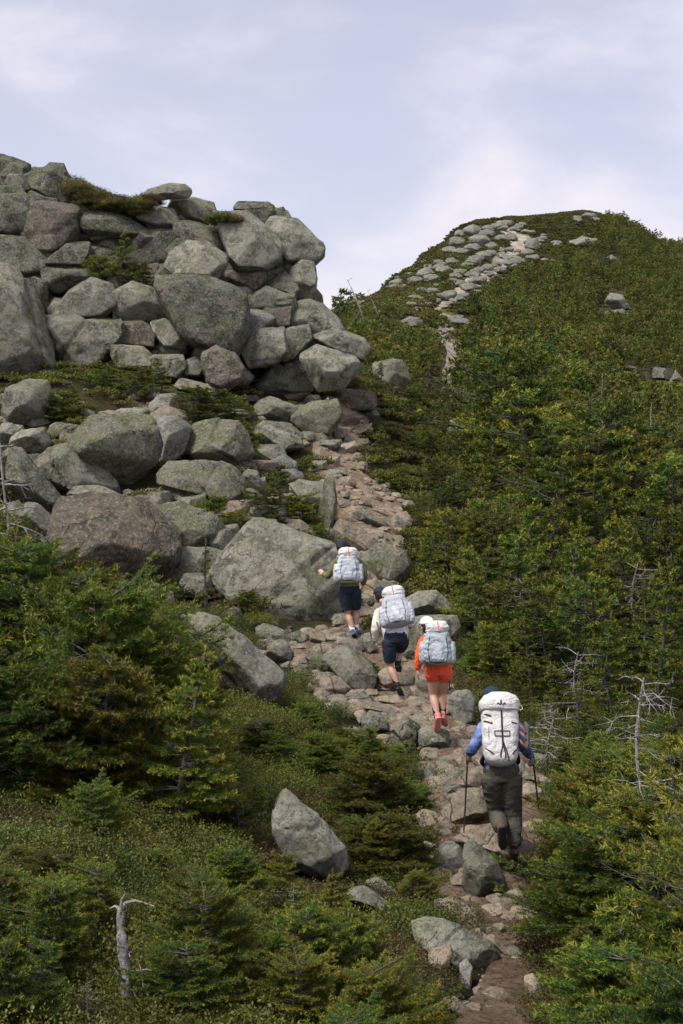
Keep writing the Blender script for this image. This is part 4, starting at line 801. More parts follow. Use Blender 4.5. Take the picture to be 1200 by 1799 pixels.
def person(root_px, J, label, group, look, w=1.0):
    loc, nrm, ob = sight(*root_px); Y0 = loc.y
    root = empty('person', loc); tag(root, label, 'person', group)
    L = {k: at(q[0], q[1], Y0 + q[2]) - loc for k, q in J.items()}
    u = Y0 / F    # metres per photo pixel here
    body = Acc2(); hd = L['head']; nk = L['neck']
    shw = (L['shR'] - L['shL']).length / 2; mid = (L['shL'] + L['shR']) / 2; hw = w
    ch, wa, hp = L['chest'], L['waist'], L['hip']
    torso = lambda g, top=True: [(list(hp - V3(0, 0, .05)), .150 * hw + g, .105 + g), (list(hp + V3(0, 0, .03)), .160 * hw + g, .115 + g), (list(wa), .142 * hw + g, .100 + g), (list(ch), .165 * hw + g, .115 + g), (list(mid * .6 + ch * .4), .160 * hw + g, .108 + g), (list(mid + V3(0, 0, .01)), .125 * hw + g, .075 + g), (list(nk), .060 + g * .4, .058 + g * .4)]
    body.add(*loft(torso(0)))
    up = (hd - nk).normalized()
    body.limb([nk - up * .05, nk + up * .03, hd - up * .03], [.062, .054, .055])
    hq = V3(0, 0, 1).rotation_difference(up); fwd = look.get('face', V3(0, 1, 0)).normalized()
    zq = V3(0, 1, 0).rotation_difference(fwd)
    HR = zq
    body.ball(hd + V3(0, 0, .012), .076, .096, .112, HR); body.ball(hd + fwd * .045 - V3(0, 0, .055), .052, .055, .060, HR)
    rt = fwd.cross(V3(0, 0, 1)).normalized()
    body.limb([hd + fwd * .088 + V3(0, 0, .012), hd + fwd * .112 - V3(0, 0, .018), hd + fwd * .098 - V3(0, 0, .028)], [.009, .013, .011], 8)   # nose
    body.limb([hd + fwd * .092 - V3(0, 0, .052) - rt * .02, hd + fwd * .098 - V3(0, 0, .052), hd + fwd * .092 - V3(0, 0, .052) + rt * .02], [.005, .008, .005], 8)  # mouth
    for sg in (-1, 1): body.ball(hd + rt * .078 * sg - V3(0, 0, .012), .010, .018, .030, HR)
    for sd_ in 'LR':
        body.limb([mid * .3 + L['sh' + sd_] * .7, L['sh' + sd_], L['el' + sd_], L['wr' + sd_]], [.050, .050, .038, .026])
        hpj = L['hp' + sd_]; body.limb([hpj + V3(0, 0, .04), hpj, hpj * .4 + L['kn' + sd_] * .6, L['kn' + sd_], L['kn' + sd_] * .68 + L['an' + sd_] * .32 + V3(0, -.018, 0), L['an' + sd_] + V3(0, 0, .02), L['an' + sd_] - V3(0, 0, .02)], [.085 * w, .090 * w, .070, .054, .058, .036, .040])
        an, toe = L['an' + sd_], L['toe' + sd_]; heel = an + (an - toe).normalized() * .04 - V3(0, 0, .03)
        body.limb([heel, an * .5 + toe * .5, toe], [.034, .040, .030], 10)
    me = body.mesh('body', .013, look['skin'], 3)
    hacc = Acc2()
    for sd_, sg in (('L', -1), ('R', 1)):
        wr, hn = L['wr' + sd_], L['hn' + sd_]; hand_parts(hacc, wr, hn, look.get('palm' + sd_, V3(-sg * .9, .1, .0)), sg, 1.0, look.get('curl' + sd_, .6))
    mh = hacc.mesh('hands', .0055, look['skin'], 2)
    bm = bmesh.new(); bm.from_mesh(me); bm.from_mesh(mh); bm.to_mesh(me); bm.free(); me.polygons.foreach_set('use_smooth', np.full(len(me.polygons), True))
    bd = obj('body', me, root)
    # face features
    for sg in (-1, 1):
        e = Acc2(); e.ball((0, 0, 0), .012, .012, .009)
        obj('eye', np_mesh('eye', e.V[0] + np.array(list(hd + fwd * .086 + rt * .030 * sg + V3(0, 0, .014))), e.T[0], P_['white']), root)
    # shirt or jacket with sleeves
    sh = Acc2(); g = look.get('loose', .014); tr_ = torso(g)
    if look.get('short_hem'): pass
    sh.add(*loft(tr_))
    for sd_ in 'LR':
        end = L['el' + sd_] * (1 - look.get('sleeve', .9)) + L['wr' + sd_] * look.get('sleeve', .9)
        sh.limb([mid * .45 + L['sh' + sd_] * .55, L['sh' + sd_], L['el' + sd_], end], [.058 + g * .4, .056 + g, .044 + g, .034 + g * .8])
    if look.get('open_jacket'):
        sh = Acc2(); sh.add(*loft(torso(.012))); obj('t_shirt', sh.mesh('t_shirt', .010, P_['white'], 2, .004, 3), root)
        hem = Acc2(); hem.add(*loft([(list(wa * .5 + hp * .5 + V3(.01, 0, -.02)), .165, .130), (list(wa), .155, .12)])); obj('shirt_hem', hem.mesh('shirt_hem', .010, P_['white'], 2, .005, 4), root)
        sh = Acc2()
        for sd_ in 'LR': sh.limb([mid * .45 + L['sh' + sd_] * .55, L['sh' + sd_], L['el' + sd_], L['el' + sd_] * .05 + L['wr' + sd_] * .95], [.068, .070, .062, .048])
        sh.add(*loft([(list(ch + V3(-.05, .06, .05)), .17, .10), (list(mid + V3(-.02, .02, .0)), .16, .09), (list(nk - V3(0, 0, .02)), .075, .07)]))
        sh.add(*loft([(list(hp + V3(-.145, .12, -.09)), .022, .060), (list(wa + V3(-.165, .12, 0)), .040, .105), (list(ch + V3(-.14, .1, 0)), .05, .11), (list(mid + V3(-.12, .04, 0)), .05, .08)]))
        sh.add(*loft([(list(hp + V3(.165, .12, -.02)), .022, .060), (list(wa + V3(.165, .12, 0)), .035, .09), (list(mid + V3(.12, .04, 0)), .05, .08)]))
    obj(look.get('top_name', 'shirt'), sh.mesh('shirt', .010, look['top'], 2, .006, 7), root)
    # trousers or shorts
    tr = Acc2(); leg = look['leg']; tr.add(*loft([(list(hp - V3(0, 0, .07)), .155 * hw + .012, .125), (list(hp + V3(0, 0, .03)), .165 * hw + .012, .132), (list(hp * .45 + wa * .55), .150 * hw + .012, .115)]))
    for sd_ in 'LR':
        hpj, kn, an = L['hp' + sd_], L['kn' + sd_], L['an' + sd_]
        if leg == 'long': tr.limb([hpj + V3(0, 0, .03), hpj, hpj * .4 + kn * .6, kn, kn * .5 + an * .5 + V3(0, -.02, 0), an * .93 + kn * .07], [.108 * w, .112 * w, .096, .082, .078, .070])
        else:
            e = hpj * (1 - leg) + kn * leg; tr.limb([hpj + V3(0, 0, .03), hpj, hpj * .5 + e * .5, e], [.105 * w, .112 * w, .106, look.get('flare', .094)])
    obj('trousers' if leg == 'long' else 'shorts', tr.mesh('trousers', .010, look['bottom'], 5, .008 if leg == 'long' else .006, 11, 7), root)
    for sd_ in 'LR':
        an, toe, kn = L['an' + sd_], L['toe' + sd_], L['kn' + sd_]; fd = (toe - an).normalized(); up_ = (kn - an).normalized(); heel = an - fd * .045 - up_ * .055; tp_ = an + fd * .175 - up_ * .06
        if look.get('sock'):
            sk = Acc2(); sk.limb([an - up_ * .03, an + up_ * .03, an + up_ * look['sock_h']], [.047, .046, .050]); obj('sock', sk.mesh('sock', .008, look['sock'], 1), root)
        bt = Acc2(); bt.limb([heel, heel * .5 + tp_ * .5 + up_ * .012, tp_ * .9 + heel * .1, tp_ + fd * .01], [.040, .046, .046, .032], 14); bt.limb([heel + up_ * .03, an + up_ * look.get('boot_h', .005)], [.044, .047 if look.get('boot_h') else .042])
        shoe = obj('boot' if look.get('boot_h', .02) > .04 else 'shoe', bt.mesh('shoe', .008, look['shoe'], 2), root)
        so_ = Acc2(); sn = up_.cross(fd).cross(fd).normalized(); sn = sn if sn.dot(up_) < 0 else -sn; rt2 = fd.cross(sn).normalized()
        so_.add(*loft([(list(heel + sn * .036 - fd * .035), .030, .012), (list(heel + sn * .037), .040, .014), (list(heel * .5 + tp_ * .5 + sn * .040), .039, .013), (list(tp_ * .9 + heel * .1 + sn * .036), .047, .013), (list(tp_ + sn * .030 + fd * .035), .024, .010)], 16, list(rt2)))
        obj('sole', so_.mesh('sole', .006, look.get('sole', P_['sole']), 1), shoe)
    # hair and cap
    if 'hair' in look:
        hr = Acc2(); hr.ball(hd + V3(0, 0, .018) - fwd * .022, .084, .092, .108, HR); hr.ball(hd - fwd * .05 - V3(0, 0, .05), .060, .045, .060, HR); obj('hair', hr.mesh('hair', .008, look['hair'], 1, .004, 5, 20), root)
    cp = Acc2(); cc = hd + V3(0, 0, .052); V, Fc = ico(4); V = V.copy(); V[:, 2] = np.where(V[:, 2] < -.12, -.12 + V[:, 2] * .04, V[:, 2]); V = V * np.array([.093, .108, .092])
    qz = (V3(0, 1, 0).rotation_difference(fwd)) @ Quaternion((1, 0, 0), R(-6)); V = V @ np.array(qz.to_matrix()).T
    cap_ = obj('cap', np_mesh('cap', V + np.array(list(cc)), Fc, look['cap']), root)
    br = Acc2(); br.add(*loft([(list(cc + fwd * .085 + V3(0, 0, -.004)), .070, .005), (list(cc + fwd * .13 + V3(0, 0, -.008)), .066, .005), (list(cc + fwd * .168 + V3(0, 0, -.020)), .040, .004)], 14, list(rt))); obj('brim', br.mesh('brim', .005, look['cap'], 1), cap_)
    bn = Acc2(); bn.ball(cc + V3(0, 0, .093), .009, .009, .005); obj('button', np_mesh('button', bn.V[0], bn.T[0], look['cap']), cap_)
    return root, L, Y0

def pack_shape(prof, dep, n=3.0, sides=36, levels=30, wr=.008, seed=0):
    """a filled bag: rounded-square rings, (height, half width, depth factor); returns a mesh function and where its back panel lies"""
    H = np.array([p[0] for p in prof]); Wd = np.array([p[1] for p in prof]); Dp = np.array([p[2] for p in prof]) * dep
    a = np.linspace(0, 2 * np.pi, sides, endpoint=False); hb = np.linspace(H[0], H[-1], levels); V = []
    sh = lambda v: np.sign(v) * np.abs(v) ** (2 / n)
    for h in hb: V.append(np.stack([np.interp(h, H, Wd) * sh(np.cos(a)), np.interp(h, H, Dp) * sh(np.sin(a)), np.full(sides, h)], 1))
    V = np.concatenate(V + [np.array([[0, 0, H[0] - .012], [0, 0, H[-1] + .008]])])
    wv = 1 - 2.6 * np.abs(fbm(V * np.array([7, 7, 15]) + seed, seed, 4, .55)); V[:, :2] *= 1 + (wv * wr / .14)[:, None]
    i = np.arange((levels - 1) * sides).reshape(-1, sides); j = np.roll(i, -1, 1); Q = np.stack([i, j, j + sides, i + sides], -1).reshape(-1, 4)
    i0 = np.arange(sides); j0 = np.roll(i0, -1); b = levels * sides; l0 = (levels - 1) * sides
    T = np.concatenate([np.stack([j0, i0, np.full(sides, b)], 1), np.stack([l0 + i0, l0 + j0, np.full(sides, b + 1)], 1)])
    def surf(x, h, off=.006):
        w_ = np.interp(h, H, Wd); d_ = np.interp(h, H, Dp); q = min(.999, abs(x) / max(w_, 1e-4)); return Vector((x, -(d_ * (1 - q ** n) ** (1 / n)) - off, h))
    return V, Q, T, surf
def webbing(parent, surf, pts, wdt, m_, name='strap', off=.007, th=.004):
    P = [surf(x, h, off) for x, h in pts]; C = []
    for p, q in zip(P[:-1], P[1:]):
        for s in np.linspace(0, 1, 5, endpoint=False):
            xh = (p.x + (q.x - p.x) * s, p.z + (q.z - p.z) * s); C.append(surf(xh[0], xh[1], off))
    C.append(P[-1]); C = np.array([list(c) for c in C]); T = np.gradient(C, axis=0); T /= np.linalg.norm(T, axis=1)[:, None] + 1e-9
    out = np.array([0, -1.0, 0]); sd_ = np.cross(T, out); sd_ /= np.linalg.norm(sd_, axis=1)[:, None] + 1e-9
    V = np.concatenate([C - sd_ * wdt / 2, C + sd_ * wdt / 2, C + sd_ * wdt / 2 + out * th, C - sd_ * wdt / 2 + out * th]); n = len(C); Fq_ = []
    for k in range(n - 1):
        for r in range(4): a_, b_ = r * n + k, ((r + 1) % 4) * n + k; Fq_.append([a_, b_, b_ + 1, a_ + 1])
    Fq_ += [[0, n, 2 * n, 3 * n], [n - 1, 4 * n - 1, 3 * n - 1, 2 * n - 1]]
    return obj(name, np_mesh(name, V, np.array(Fq_), m_, False), parent)
def shoulder_straps(pk, L, base, m_, tiltm):
    for sd_ in 'LR':
        s_ = L['sh' + sd_] - base; inv = tiltm.inverted()
        top = inv @ (s_ * .85 + (L['neck'] - base) * .15 + V3(0, 0, .075)); fr = inv @ (s_ * .9 + V3(0, .115, -.10)); lo = inv @ ((L['shL' if sd_ == 'L' else 'shR'] - base) * .85 + V3(0, .05, -.33)); st = V3(top.x * .8, .02, top.z - .02); en = V3(lo.x * 1.05, 0.0, .12)
        a = Acc2(); a.limb([st, top, fr, lo, en], [.016, .024, .024, .018, .010], 8); obj('shoulder_strap', a.mesh('shoulder_strap', .009, m_, 1), pk)

GRP = 'hikers walking up the trail in single file'
PG = 'backpacks carried by the hikers'
def place_pack(loc, L, base_px, Y0, tilt, label, yaw=0.0, roll=0.0):
    base = at(base_px[0], base_px[1], Y0 + base_px[2]) - loc
    o = empty('backpack', loc + base); o.rotation_euler = (R(-tilt), R(roll), R(yaw)); tag(o, label, 'backpack', PG)
    return o, base, Matrix.Rotation(R(yaw), 3, 'Z') @ Matrix.Rotation(R(roll), 3, 'Y') @ Matrix.Rotation(R(-tilt), 3, 'X')

# --- last hiker, nearest the viewer
root, L, Y0 = person((903, 1506), dict(head=(864,1231,.31), neck=(871,1259,.20), chest=(878,1292,.13), waist=(880,1334,.03), hip=(881,1358,0), shL=(851,1277,.17), shR=(909,1279,.17), elL=(831,1316,.10), wrL=(824,1324,.33), hnL=(822,1333,.40),
   elR=(922,1314,.06), wrR=(932,1330,.24), hnR=(937,1340,.30), hpL=(865,1370,0), hpR=(897,1370,0), knL=(872,1430,.15), anL=(880,1456,-.20), toeL=(882,1486,-.10), knR=(902,1434,.08), anR=(903,1488,-.02), toeR=(902,1503,.20)),
   'last hiker in blue sleeves and grey-olive trousers, boot heel lifted, trekking poles in hand', GRP, dict(skin=P_['skin_tan'], top=P_['blue'], bottom=P_['grey_olive'], leg='long', shoe=P_['brownboot'], boot_h=.09, cap=P_['teal'], hair=P_['darkhair'], sleeve=.82, curlL=1.3, curlR=1.3, loose=.012), 1.02)
loc = root.location.copy(); u = Y0 / F
pk, base, tm_ = place_pack(loc, L, (880.5, 1346, -.13), Y0, 17, 'tall white backpack with black centre strap on the last hiker')
V, Q, T, sf = pack_shape([(0,.085,.55),(.03,.135,.85),(.08,.160,1),(.20,.172,1.05),(.38,.180,1.05),(.50,.178,1.0),(.545,.172,.95)], .135, 3.2, wr=.007, seed=3)
obj('pack_bag', np_mesh('pack_bag', V, [Q, T], P_['pack_white']), pk)
V, Q, T, sf2 = pack_shape([(.525,.150,.90),(.545,.185,1.12),(.59,.197,1.18),(.64,.192,1.12),(.69,.160,.95),(.725,.09,.55)], .140, 2.8, wr=.009, seed=9)
lid = obj('lid', np_mesh('lid', V, [Q, T], P_['pack_white']), pk)
webbing(pk, sf, [(.004,.56),(.004,.36),(.008,.17)], .016, P_['strap']); webbing(pk, sf, [(.008,.19),(-.014,.11),(-.016,.07)], .011, P_['strap']); webbing(pk, sf, [(.010,.19),(.030,.11),(.032,.06)], .011, P_['strap']); webbing(pk, sf, [(.012,.22),(.052,.10),(.066,.03)], .011, P_['strap'])
webbing(lid, sf2, [(-.040,.585),(-.03,.60),(-.005,.575)], .009, P_['strap']); webbing(lid, sf2, [(.048,.585),(.035,.60),(.012,.575)], .009, P_['strap'])
for pts in ([(-.075,.325),(.080,.325)], [(-.070,.275),(.080,.275)], [(-.070,.325),(-.068,.275)], [(.078,.325),(.078,.275)]): webbing(pk, sf, pts, .007, P_['strap'], 'daisy_chain')
for pts in ([(-.172,.50),(-.10,.475)], [(-.172,.43),(-.09,.40)], [(.172,.395),(.10,.41)], [(-.168,.17),(-.085,.10)], [(.166,.17),(.10,.10)]): webbing(pk, sf, pts, .013, P_['strap'], 'compression_strap')
webbing(pk, sf, [(-.125,.37),(-.128,.24)], .003, P_['strap'], 'cord')
webbing(pk, sf, [(-.112,.405),(-.092,.415)], .016, P_['strap_orange'], 'tag'); webbing(lid, sf2, [(0,.625),(0,.585)], .016, P_['strap'], 'buckle'); 
a = Acc2(); a.limb([(.18,-.04,.60), (.215,-.07,.585), (.225,-.07,.555), (.200,-.07,.54), (.18,-.04,.555)], [.005]*5, 8); obj('cord_loop', a.mesh('cord_loop', .004, P_['pack_white'], 1), pk)
shoulder_straps(pk, L, base, P_['strap'], tm_)
a = Acc2(); a.limb([(-.165,.0,.10),(-.185,.09,.05),(-.14,.2,.02)], [.022,.024,.02]); a.limb([(.165,.0,.10),(.185,.09,.05),(.14,.2,.02)], [.022,.024,.02]); a.limb([(-.155,-.02,.10),(-.160,-.04,-.05)],[.007,.007],8); obj('hip_belt', a.mesh('hip_belt', .008, P_['strap'], 1), pk)
# things strapped to the right side of the pack
sn_ = empty('sandal', loc + base + tm_ @ V3(.215, -.03, .30)); sn_.rotation_euler = pk.rotation_euler; tag(sn_, 'grey sandal with brown straps lashed to the right side of the white backpack', 'sandal')
a = Acc2(); a.add(*loft([((.035,0,-.15),.018,.035),((.045,0,-.10),.024,.045),((.050,0,.0),.022,.042),((.050,0,.08),.026,.050),((.035,0,.125),.016,.03)], 16, (1,0,0))); obj('sole', a.mesh('sandal_sole', .006, P_['greyrub'], 2), sn_)
for z0, z1, x0 in ((.10,.02,0.0),(.03,-.05,.005),(-.05,-.13,-.01)):
    a = Acc2(); a.limb([(-.03,-.03,z0),(x0,-.055,(z0+z1)/2),(.03,-.04,z1)], [.010,.013,.010], 8); obj('strap', a.mesh('sandal_strap', .006, P_['brownstrap'], 1), sn_)
def pole(name, top, tip, label, grip=True, strap=True):
    d = (tip - top); o = empty(name, tip); tag(o, label, 'trekking pole'); f = lambda p: p - tip
    a = Acc2(); a.limb([f(top + d * .12), f(top + d * .55), f(tip - d * .02)], [.010, .009, .006], 8); o1 = obj('shaft', np_mesh('shaft', np.concatenate(a.V), [np.concatenate(a.Q), np.concatenate(a.T)], P_['carbon']), o)
    a = Acc2(); a.limb([f(top - d * .01), f(top + d * .05), f(top + d * .13)], [.020, .015, .015], 10); obj('grip', np_mesh('grip', np.concatenate(a.V), [np.concatenate(a.Q), np.concatenate(a.T)], P_['sole']), o)
    a = Acc2(); a.ball(f(tip - d * .05), .022, .022, .006); obj('basket', np_mesh('basket', a.V[0], a.T[0], P_['sole']), o)
    if strap:
        a = Acc2(); a.limb([f(top) + V3(0, 0, .01), f(top) + V3(.02, -.05, .05), f(top) + V3(.035, -.06, -.02), f(top) + V3(.02, -.03, -.07), f(top) + V3(0, 0, -.06)], [.007] * 5, 8); obj('wrist_strap', a.mesh('wrist_strap', .005, P_['neon'], 1), o)
    return o
tl, _, _ = sight(814, 1484)
pole('trekking_pole', at(822, 1321, Y0 + .40), tl if abs(tl.y - Y0) < 1.6 else at(814, 1484, Y0 + .2), 'black trekking pole in the last hiker\'s left hand, planted on a boulder')
tr2, _, _ = sight(947, 1415)
pole('trekking_pole', at(936, 1331, Y0 + .32), tr2 if 0 < tr2.y - Y0 < 2.2 else at(947, 1425, Y0 + 1.0), 'black trekking pole in the last hiker\'s right hand beside the spruce twigs')

def roll_pack(loc, L, Y0, base_px, tilt, yaw, w_, h_, label, seed, roll=0.0, grey=False, fab=None):
    pk, base, tm_ = place_pack(loc, L, base_px, Y0, tilt, label, yaw, roll); fb = fab or (P_['pack_grey'] if grey else P_['pack_blue'])
    V, Q, T, sf = pack_shape([(0,.62*w_,.7),(.04*h_,.80*w_,.95),(.15*h_,.96*w_,1.1),(.30*h_,.96*w_,1.1),(.50*h_,.84*w_,1.05),(.70*h_,.70*w_,.95),(.80*h_,.60*w_,.8)], .135, 2.7, wr=.013, seed=seed)
    obj('pack_bag', np_mesh('pack_bag', V, [Q, T], fb), pk)
    V, Q, T, sf2 = pack_shape([(.70*h_,.55*w_,.7),(.76*h_,.66*w_,.95),(.86*h_,.70*w_,1.0),(.95*h_,.62*w_,.85),(1.0*h_,.45*w_,.5)], .135, 2.4, wr=.016, seed=seed + 3)
    rl = obj('rolled_top', np_mesh('rolled_top', V, [Q, T], P_['pack_white']), pk)
    V, Q, T, sf3 = pack_shape([(.05*h_,.40*w_,.6),(.12*h_,.48*w_,.8),(.40*h_,.46*w_,.75),(.60*h_,.42*w_,.45)], .10, 2.6, wr=.012, seed=seed + 5); V = V + np.array([0, -.085, 0]); obj('front_pocket', np_mesh('front_pocket', V, [Q, T], P_['pack_grey'] if not grey else P_['pack_blue']), pk)
    for sg in (-1, 1):
        V, Q, T, _ = pack_shape([(.02*h_,.16*w_,.6),(.10*h_,.26*w_,.9),(.35*h_,.27*w_,.9),(.52*h_,.20*w_,.6)], .10, 2.3, wr=.012, seed=seed + 7 + sg); V = V + np.array([sg * .86 * w_, -.01, 0]); obj('side_pocket', np_mesh('side_pocket', V, [Q, T], fb), pk)
    webbing(rl, sf2, [(.0,.99*h_),(.005,.86*h_),(.01,.72*h_)], .013, P_['strap_orange'], off=.010)
    webbing(rl, sf2, [(.01,.75*h_),(.03,.72*h_)], .010, P_['strap_orange'], 'hook', off=.012)
    for x in (-.5, .5): webbing(pk, sf, [(x * w_,.62*h_),(x * w_ * 1.25,.30*h_),(x * w_ * 1.0,.06*h_)], .007, P_['strap'], 'compression_strap', off=.012)
    webbing(pk, sf, [(-.5*w_,.06*h_),(0,.035*h_),(.5*w_,.06*h_)], .02, P_['strap'], 'base_strap', off=.004)
    shoulder_straps(pk, L, base, P_['pack_grey'], tm_)
    return pk
# --- hiker in orange
root, L, Y0 = person((767, 1281), dict(head=(750,1102,.14), neck=(757,1120,.08), chest=(763,1138,.05), waist=(768,1160,0), hip=(771,1176,0), shL=(744,1126,.08), shR=(785,1127,.05), elL=(737,1154,.05), wrL=(733,1176,.08), hnL=(733,1190,.10), elR=(793,1150,.06), wrR=(789,1168,.24), hnR=(787,1176,.30),
   hpL=(760,1181,0), hpR=(782,1181,0), knL=(761,1222,.06), anL=(768,1258,-.10), toeL=(765,1276,.02), knR=(777,1220,.10), anR=(778,1254,.02), toeR=(783,1263,.16)),
   'hiker in orange jacket and coral shorts wearing a white cap', GRP, dict(skin=P_['skin'], top=P_['orange'], top_name='jacket', bottom=P_['coral'], leg=.33, flare=.084, shoe=P_['pink'], sock=P_['black'], sock_h=.125, sole=P_['pink'], cap=P_['cap_white'], hair=P_['darkhair'], sleeve=.93, face=V3(-.45, .85, 0), curlL=.5, curlR=.6, loose=.016), .92)
loc = root.location.copy()
roll_pack(loc, L, Y0, (768.5, 1168, -.16), 8, 0, .215, .575, 'pale blue backpack with orange strap, worn over the orange jacket', 21, fab=flat_mat('blue_grey_pack_fabric', (.27, .34, .38), .5, .4, .04, .002, var=.15, col2=(.41, .47, .50)))
pole('trekking_pole', at(788, 1166, Y0 - .05), at(790, 1215, Y0 - .02), 'folded black trekking pole hanging at the right hip of the hiker in orange', strap=False)
# --- hiker in the cream jacket
root, L, Y0 = person((703, 1221), dict(head=(667,1047,.46), neck=(676,1064,.34), chest=(690,1086,.22), waist=(695,1108,.05), hip=(695,1120,0), shL=(665,1076,.32), shR=(712,1077,.28), elL=(659,1105,.18), wrL=(660,1126,.24), hnL=(661,1139,.27), elR=(722,1098,.26), wrR=(722,1088,.46), hnR=(722,1082,.56),
   hpL=(684,1129,0), hpR=(706,1127,.02), knL=(685,1170,.05), anL=(698,1205,-.05), toeL=(704,1217,.12), knR=(702,1142,.38), anR=(699,1166,.12), toeR=(703,1173,.32)),
   'hiker in open cream jacket over white shirt stepping up onto a rock', GRP, dict(skin=P_['skin'], top=P_['cream'], top_name='jacket', open_jacket=True, bottom=P_['navy'], leg=.82, flare=.086, shoe=P_['black'], sock=P_['black'], sock_h=.17, cap=P_['cap_navy'], hair=P_['darkhair'], face=V3(-.35, .9, -.1), curlL=.6), 1.0)
loc = root.location.copy()
roll_pack(loc, L, Y0, (700, 1100, -.14), 22, -4, .235, .62, 'pale grey backpack with orange strap, worn over the cream jacket', 31, roll=-10, grey=True)
# --- first hiker, a hand on the boulder
root, L, Y0 = person((624, 1119), dict(head=(599,962,.22), neck=(604,981,.13), chest=(612,1000,.08), waist=(614,1022,0), hip=(614,1034,0), shL=(591,987,.12), shR=(632,988,.08), elL=(577,1013,.12), wrL=(569,1009,.30), hnL=(563,1003,.37), elR=(641,1010,.05), wrR=(638,1028,.12), hnR=(635,1037,.14),
   hpL=(605,1040,0), hpR=(624,1040,0), knL=(611,1078,.06), anL=(620,1109,-.04), toeL=(626,1115,.13), knR=(625,1076,.14), anR=(626,1105,.12), toeR=(634,1109,.29)),
   'first hiker in olive shirt and dark shorts resting a hand on the huge boulder', GRP, dict(skin=P_['skin'], top=P_['olive'], bottom=P_['navy'], leg=.80, flare=.092, shoe=P_['blueshoe'], sock=P_['whitesock'], sock_h=.14, cap=P_['cap_navy'], hair=P_['darkhair'], sleeve=.95, palmL=V3(-.3, 1, 0), curlL=.15), 1.0)
loc = root.location.copy()
roll_pack(loc, L, Y0, (612, 1024, -.15), 10, 3, .235, .62, 'pale blue backpack with orange strap on the first hiker by the boulder', 41)
# ------------------------------------------------------------------ plants
def leaf_mat(name, dark, mid, tip, brown=(0.16, 0.085, 0.035), trans=0.25, amt=0.18):
    m, nt, B = mat(name); oi = nt.nodes.new('ShaderNodeObjectInfo')
    age_shade = attr(nt, 'tip'); rnd = attr(nt, 'rnd')
    c = mixc(nt, ramp(nt, age_shade, 0.0, 0.55), dark, mid); c = mixc(nt, ramp(nt, age_shade, 0.55, 1.0), c, tip)  # pale new growth at the tips; inner shade is painted into the dark colour
    c = mixc(nt, ramp(nt, rnd, 1.0 - amt, 1.0 - amt * 0.3), c, brown)
    hs = nt.nodes.new('ShaderNodeHueSaturation'); nt.links.new(c, hs.inputs['Color'])
    nt.links.new(math_(nt, 'MULTIPLY_ADD', oi.outputs['Random'], -0.068, 0.526), hs.inputs['Hue'])
    r2 = math_(nt, 'FRACT', math_(nt, 'MULTIPLY', oi.outputs['Random'], 7.31))
    nt.links.new(math_(nt, 'MULTIPLY_ADD', r2, 0.85, 0.60), hs.inputs['Value'])
    c = hs.outputs[0]
    nt.links.new(c, B.inputs['Base Color']); B.inputs['Roughness'].default_value = 0.62; B.inputs['Specular IOR Level'].default_value = 0.25
    tr = nt.nodes.new('ShaderNodeBsdfTranslucent'); nt.links.new(mixc(nt, 1.0, c, (1.3, 1.25, 0.7), 'MULTIPLY'), tr.inputs['Color'])
    ms = nt.nodes.new('ShaderNodeMixShader'); ms.inputs[0].default_value = trans
    nt.links.new(B.outputs[0], ms.inputs[1]); nt.links.new(tr.outputs[0], ms.inputs[2])
    nt.links.new(ms.outputs[0], nt.nodes['Material Output'].inputs['Surface'])
    return m
M['spruce'] = leaf_mat('spruce_needles', (0.010, 0.030, 0.012), (0.056, 0.098, 0.014), (0.240, 0.235, 0.022), amt=0.03, trans=.2)
M['spruce_far'] = leaf_mat('spruce_far_needles', (0.012, 0.032, 0.014), (0.070, 0.102, 0.018), (0.180, 0.180, 0.026), amt=0.04)
M['heath'] = leaf_mat('heath_leaves', (0.020, 0.032, 0.012), (0.058, 0.082, 0.016), (0.125, 0.145, 0.028), (0.130, 0.070, 0.036), amt=0.20)
M['heath_brown'] = leaf_mat('heath_brown_leaves', (0.030, 0.026, 0.014), (0.075, 0.060, 0.024), (0.115, 0.110, 0.034), (0.125, 0.060, 0.034), amt=0.30)
m, nt, B = mat('spruce_bark'); M['bark'] = m
v = nt.nodes.new('ShaderNodeTexCoord').outputs['Object']
c = mixc(nt, ramp(nt, noise(nt, v, 22, 5, 0.7), .4, .62), (0.045, 0.036, 0.028), (0.115, 0.102, 0.088)); nt.links.new(c, B.inputs['Base Color']); B.inputs['Roughness'].default_value = .95
nt.links.new(bump(nt, noise(nt, v, 40, 4, 0.7), 0.01), B.inputs['Normal'])
m, nt, B = mat('dead_wood'); M['dead'] = m
v = nt.nodes.new('ShaderNodeTexCoord').outputs['Object']
c = mixc(nt, ramp(nt, noise(nt, v, 12, 6, 0.7), .35, .6), (0.130, 0.120, 0.110), (0.310, 0.295, 0.280)); c = mixc(nt, ramp(nt, noise(nt, v, 30, 4, 0.75), .54, .60), c, (0.045, 0.042, 0.040))
nt.links.new(c, B.inputs['Base Color']); B.inputs['Roughness'].default_value = .9; nt.links.new(bump(nt, noise(nt, v, 40, 5, 0.7), 0.012), B.inputs['Normal'])

